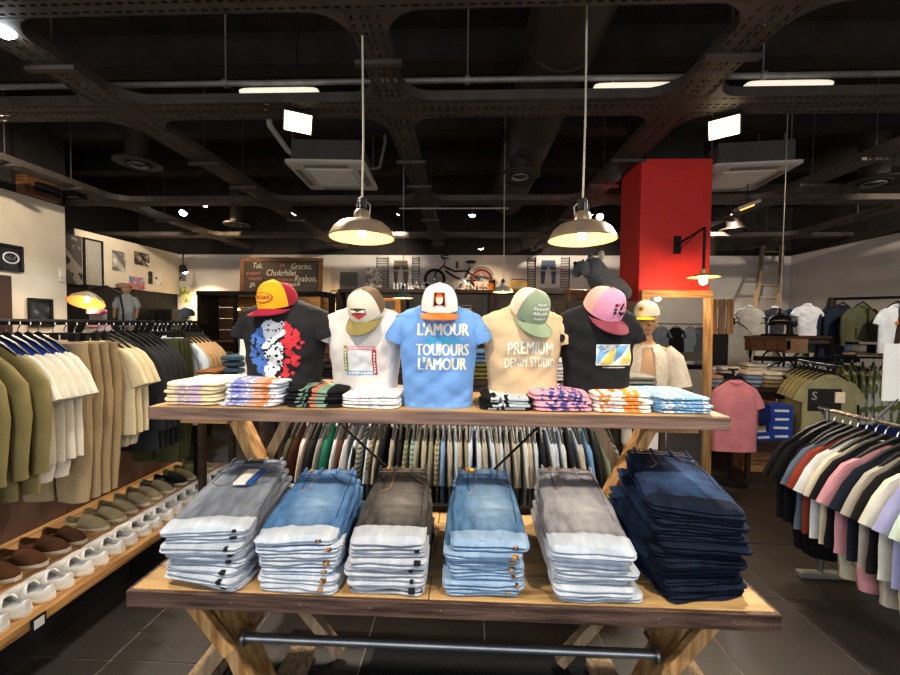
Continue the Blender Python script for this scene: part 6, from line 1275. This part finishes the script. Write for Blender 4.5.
# olive tee rail
oz = at(820, 372, 4.35).z + .08; oa = at(832, 380, 4.2); ob = at(795, 380, 5.0)
q = thing('clothes_rack', 'black rail with olive tees in front of the sewing table', 'rack', (oa.x, 4.2, 0)); dv = Vector((ob.x - oa.x, .8, 0))
MB().tube([(0, -.05, oz), (dv.x, dv.y, oz)], .016, 10).build('rail', BLACKM, q); MB().tube([(dv.x, dv.y, 0), (dv.x, dv.y, oz)], .016, 10).build('post', BLACKM, q); MB().box((dv.x - .3, dv.y - .02, 0), (dv.x + .3, dv.y + .02, .03)).build('foot', BLACKM, q, False)
MB().box((dv.x - .5, dv.y - .03, oz - .02), (dv.x + .75, dv.y + .03, oz + .04)).build('top_board', BLACKM, q, False)
OT = fab('#a09a72')
for k in range(7):
    f_ = k / 8; p_ = hang('tee', (oa.x + dv.x * f_, 4.22 + dv.y * f_, oz), R(-8), OT, 'olive green tee, %s behind the red printed one' % ORD[k - 1] if k else 'olive green tee with red back print on the rail', 'olive green tees on the rail' if k else None, ('the olive tee %s behind the printed one' % ORD[k - 1] if k else 'the red printed olive tee'), k % 4, .72, 'short', .25, thick=.03)
    if k == 0:
        mb = MB().sup(.2, .01, .075, .7, .7, (.02, -.036, -.26)); mb.build('red_print', fab('#b0443f'), p_)
# floral shirts
FLM = artmat('art_floral', ['#d5d3c2', '#d5d3c2', '#66732f', '#74823a', '#2a2c1c'], 11)
fz = at(865, 366, 4.7).z + .1; q = thing('clothes_rack', 'black rail with green floral shirts near the right wall', 'rack', (at(868, 366, 4.7).x, 4.7, 0)); MB().tube([(-.4, 0, fz), (.5, 0, fz)], .014, 10).build('rail', BLACKM, q)
for x in (-.38, .48): MB().tube([(x, 0, 0), (x, 0, fz)], .014, 10).build('post', BLACKM, q); MB().box((x - .02, -.25, 0), (x + .02, .25, .03)).build('foot', BLACKM, q, False)
for k in range(7): hang('tee', (q.location.x - .3 + .12 * k, 4.7, fz), R(62 - 8 * k), FLM, 'green shirt with white flower print, %s from the olive tee rail' % ORD[k], 'green floral shirts', 'the floral shirt %s from the olive tee rail' % ORD[k], k % 4, .66, 'short', .23, thick=.03)
for k in range(6): hang('pants', (q.location.x - .25 + .12 * k, 4.7, fz), R(60 - 8 * k), fab('#26366b'), 'navy shorts beneath the floral shirts, %s from the olive tee rail' % ORD[k], 'navy shorts', '', k % 4, .5, wd=.17, dz=-.62, hanger=False)
# platform with the sewing table
PZ = at(780, 377, 5.5).z; table('display_platform', 'wide dark platform carrying the old sewing table', at(752, 377, 5.5).x, at(850, 377, 5.5).x, 5.42, 6.0, PZ, DARKW, .06)
sx0, sx1 = at(747, 336, 5.55), at(806, 336, 5.55); ST = sx0.z; q = thing('sewing_table', 'old brown treadle sewing table with drawers on the platform', 'table', ((sx0.x + sx1.x) / 2, 5.7, PZ + .001)); hw_ = (sx1.x - sx0.x) / 2; hh_ = ST - PZ
MB().box((-hw_, -.2, hh_ - .035), (hw_, .2, hh_)).build('table_top', BROWNW, q, False, bevel=.006); MB().box((-hw_ + .02, -.18, hh_ - .2), (hw_ - .3, .18, hh_ - .036)).build('body', BROWNW, q, False)
for k in range(3):
    d_ = MB().box((-hw_ + .03 + k * .18, -.2, hh_ - .19), (-hw_ + .2 + k * .18, -.181, hh_ - .05)).build('drawer', BROWNW, q, False, bevel=.004); MB().sup(.025, .025, .025, 1, 1, (-hw_ + .115 + k * .18, -.212, hh_ - .13)).build('knob', BUTTON, d_)
MB().box((hw_ - .29, -.2, hh_ - .23), (hw_ - .01, .18, hh_ - .036)).build('side_box', mat('box_tan', '#9a7a5c', .7, .2, 30), q, False)
for s in (-1, 1):
    for pts in ([(s * (hw_ - .06), -.15, 0), (s * (hw_ - .12), -.05, hh_ * .4), (s * (hw_ - .06), -.15, hh_ - .2)], [(s * (hw_ - .06), .15, 0), (s * (hw_ - .12), .05, hh_ * .4), (s * (hw_ - .06), .15, hh_ - .2)]): MB().tube(pts, .016, 8).build('iron_leg', IRON, q)
MB().tube([(-hw_ + .12, 0, hh_ * .4), (0, 0, hh_ * .2), (hw_ - .12, 0, hh_ * .4)], .014, 8).build('stretcher', IRON, q); MB().box((-.15, -.1, .06), (.15, .1, .075)).build('treadle', IRON, q, False)
MB().tube([(.1 + .13 * math.cos(a), .05, .22 + .13 * math.sin(a)) for a in [2 * PI * k / 20 for k in range(21)]], .012, 6).build('flywheel', IRON, q)
q = thing('sewing_machine', 'black antique sewing machine on the brown sewing table', 'sewing machine', (at(783, 333, 5.6).x, 5.66, ST + .001))
MB().box((-.2, -.08, 0), (.2, .08, .03)).build('bed', IRON, q, False, bevel=.005); MB().loft([[(x + w * math.cos(2 * PI * k / 12), w * .8 * math.sin(2 * PI * k / 12), z) for k in range(12)] for x, w, z in ((.14, .05, .03), (.14, .04, .1), (.13, .045, .19), (.12, .03, .23))]).build('column', IRON, q)
MB().tube([(.13, 0, .19), (0, 0, .21), (-.13, 0, .19), (-.15, 0, .15)], [.04, .035, .04, .035], 10).build('arm', IRON, q); MB().tube([(-.15, 0, .15), (-.15, 0, .04)], .012, 6).build('needle_bar', STEEL, q); MB().lathe([(.03, 0), (.065, .005), (.065, .02), (.03, .025)], 18, (.18, 0, .19), 'x').build('handwheel', STEEL, q)
c_ = at(780, 320, 4.4); pendant(Vector((c_.x - .0, 4.4, c_.z)), .1, 'small black pendant lamp on a long cord above the sewing machine', 3, TOPC - .001, BLACKM, CORD, cr=.004)
# shelf with busts behind
WZ = at(750, 335, 6.2).z; table('wall_display', 'long dark shelf table behind the sewing table', at(690, 335, 6.2).x, at(830, 335, 6.2).x, 6.05, 6.6, WZ, DARKW, .06)
def rb(px0, px1, yt, c, lb, s): return small_bust(px0, px1, yt, 346, 6.25, fab(c), lb, s)
def bust_at(px, c, lb, s, wpx, hpx, Y=6.25): h_ = hpx / F * Y; return make_bust(at(px, 340, Y).x, Y, WZ + .0005, h_, wpx / F * Y / .44, fab(c), lb, s, neck=PAPER, dsc=.8)
bust_at(748, '#ddd8cc', 'cream tee bust on the shelf left of the sewing machine', 31, 26, 27); bust_at(774, '#3b3b42', 'charcoal tee bust on the shelf behind the sewing machine', 32, 22, 26, 6.35); bust_at(806, '#d5d7dc', 'white tee bust on the shelf right of the sewing machine', 33, 27, 29)
for i, (px, c, nm) in enumerate(((771, '#1b1b1e', 'black'), (787, '#232a3c', 'navy'), (797, '#6b7480', 'steel grey'))):
    p_ = at(px, 346, 6.5); st = thing('hat_stand', 'wooden hat stand under the %s cap' % nm, 'stand', (p_.x, 6.5, WZ + .0005)); zz = at(px, 317, 6.5).z - WZ; MB().lathe([(.07, 0), (.07, .015), (.012, .03), (.012, zz), (.05, zz + .03), (.002, zz + .06)], 16).build('stand_post', BROWNW, st)
    make_cap((p_.x, 6.5, WZ + zz - .01), (0, 0, R(20 * (i - 1))), fab(c), fab(c), fab(c), nm + ' cap on a hat stand behind the sewing machine', 1.3)
# cream jacket with crate in front, left end
q = thing('wooden_crate_front', 'upright slatted pine pallet board beside the mirror frame', 'crate', (at(722, 334, 5.35).x, 5.37, at(722, 334, 5.37).z)); a1, a2 = at(710, 299, 5.37), at(732, 334, 5.37); hw_ = (a2.x - a1.x) / 2; hh_ = a1.z - a2.z
for k in range(3): MB().box((-hw_ + k * hw_ * .7, -.02, 0), (-hw_ + k * hw_ * .7 + hw_ * .56, 0, hh_)).build('slat', OLDW if k == 1 else PINE, q, False)
for z in (.03, hh_ - .09): MB().box((-hw_, .0, z), (hw_, .16, z + .06)).build('cross_batten', PINEX, q, False)
q.name = 'slatted_board'
st = thing('display_post', 'black post stand holding the slatted pine board', 'stand', (q.location.x, 5.45, 0)); MB().box((-.12, -.05, 0), (.12, .05, q.location.z - .001)).build('post', BLACK, st, False); MB().box((-.2, -.06, 0), (.2, .06, .03)).build('base', BLACK, st, False)
hang('tee', (at(738, 318, 5.6).x, 5.62, at(738, 318, 5.6).z), R(10), fab('#cfc8ba'), 'cream shirt hanging behind the slatted board', None, 'the cream shirt behind the board', 1, .6, 'long')
rz_ = at(738, 318, 5.6); q = thing('garment_hook_stand', 'black hook stand for the cream shirt', 'stand', (rz_.x + .0, 5.675, 0)); MB().tube([(0, 0, 0), (0, 0, rz_.z)], .012, 8).build('post', BLACKM, q); MB().tube([(0, .0, rz_.z), (0, -.06, rz_.z)], .01, 8).build('hook_arm', BLACKM, q); MB().lathe([(.15, 0), (.15, .012), (.012, .03)], 20).build('base', BLACKM, q)
# ladder leaning in the corner
l0, l1 = at(752, 330, 7.6), at(763, 246, 8.55); r0, r1 = at(777, 330, 7.6), at(782, 246, 8.55)
q = thing('wooden_ladder', 'old wooden ladder leaning in the back right corner', 'ladder', ((l0.x + r0.x) / 2, 7.6, 0)); o_ = Vector(q.location)
def ext(a, b): d = b - a; t = -a.z / d.z; return a + d * t
for a, b in ((l0, l1), (r0, r1)): MB().beam(ext(a, b) - o_ + Vector((0, 0, .02)), b - o_, .05, .07, (0, 1, 0)).build('ladder_rail', OLDW, q, False)
for k in range(13):
    f_ = .06 + k * .075; e0, e1 = ext(l0, l1), ext(r0, r1); MB().tube([e0.lerp(l1, f_) - o_, e1.lerp(r1, f_) - o_], .018, 8).build('rung', OLDW, q)
# right wall rail with jackets
ja, jb = at(832, 299, 6.3), at(908, 297, 5.6); q = thing('wall_rack', 'dark A-frame garment rack with plank shelves by the right wall', 'rack', ((ja.x + jb.x) / 2, 5.95, 0)); o_ = Vector(q.location)
MB().tube([ja - o_, jb - o_], .022, 10).build('rail', BLACKM, q)
for p in (ja, jb):
    c_ = Vector((p.x, p.y, 0)) - o_
    for s in (-1, 1): MB().beam(c_ + Vector((s * .35, .1, 0)), c_ + Vector((0, 0, p.z + .02)), .06, .06, (0, 1, 0)).build('frame_leg', DARKW, q, False)
for z in (.95, 1.25): MB().beam(Vector((ja.x - .1, ja.y + .25, z)) - o_, Vector((jb.x + .1, jb.y + .25, z)) - o_, .4, .04).build('plank', OLDW, q, False)
NV = fab('#1d2434'); OJ = fab('#4a4a35')
def onr(f_): return ja.lerp(jb, f_)
hang('tee', onr(-.06) + Vector((0, -.05, -.02)), R(20), NV, 'navy zip jacket at the end of the wall rack', None, 'the navy jacket at the rack end', 1, .92, 'long', .26, name='hanging_jacket', thick=.05); hang('tee', onr(.16), R(10), NV, 'second navy jacket beside the olive jacket', None, 'the second navy jacket', 2, .9, 'long', .26, name='hanging_jacket', thick=.05)
q_ = hang('tee', onr(.42) + Vector((0, -.02, 0)), R(10), OJ, 'dark olive field jacket with pockets on the wall rack', None, 'the olive field jacket', 3, .56, 'long', .3, name='hanging_jacket', thick=.06)
for s in (-1, 1): MB().box((s * .14 - .07, -.1, -.5), (s * .14 + .07, -.06, -.36)).build('pocket', OJ, q_, False, bevel=.01)
MB().box((-.006, -.085, -.54), (.006, -.05, -.06)).build('zip', fab('#33331f'), q_, False)
q_ = hang('tee', onr(.86) + Vector((0, -.02, 0)), R(6), fab('#c9cfd6'), 'pale blue-grey sleeveless tee with orange print on the wall rack', None, 'the pale tee on the wall rack', 0, .7, 'short', .27, thick=.04); MB().sup(.14, .01, .06, .8, .8, (-.02, -.055, -.3)).build('orange_print', fab('#c9704a'), q_)
for i, (f_, c, nm) in enumerate(((.1, '#9fb3c6', 'pale blue'), (.3, '#1f2024', 'black'), (.5, '#7f8ea0', 'blue grey'), (.7, '#ddd0b5', 'cream'), (.9, '#1d2230', 'midnight'))):
    p = onr(f_); o = MB().sup(.3, .26, .12, .4, .5, amp=.01, seed=i * 3).build('folded_garment', fab(c)); tag(o, nm + ' folded sweater on the plank of the wall rack', 'clothes', None); o.location = (p.x, p.y + .25, 1.2705)
# dark display unit filling the space below the wall rack
q = table('wall_bench', 'long dark bench with folded clothes below the wall rack', 5.0, 6.9, 6.5, 7.1, .8, DARKW)
for i, c in enumerate(('#8f9499', '#3a3f47', '#b9b2a8', '#24262b')):
    o = MB().sup(.34, .4, .2, .35, .45, amp=.012, seed=40 + i).build('folded_garment', fab(c)); tag(o, ('silver grey', 'slate dark', 'pale stone', 'near black')[i] + ' folded pile on the dark bench', 'clothes'); o.location = (5.3 + .42 * i, 6.8, .8005)
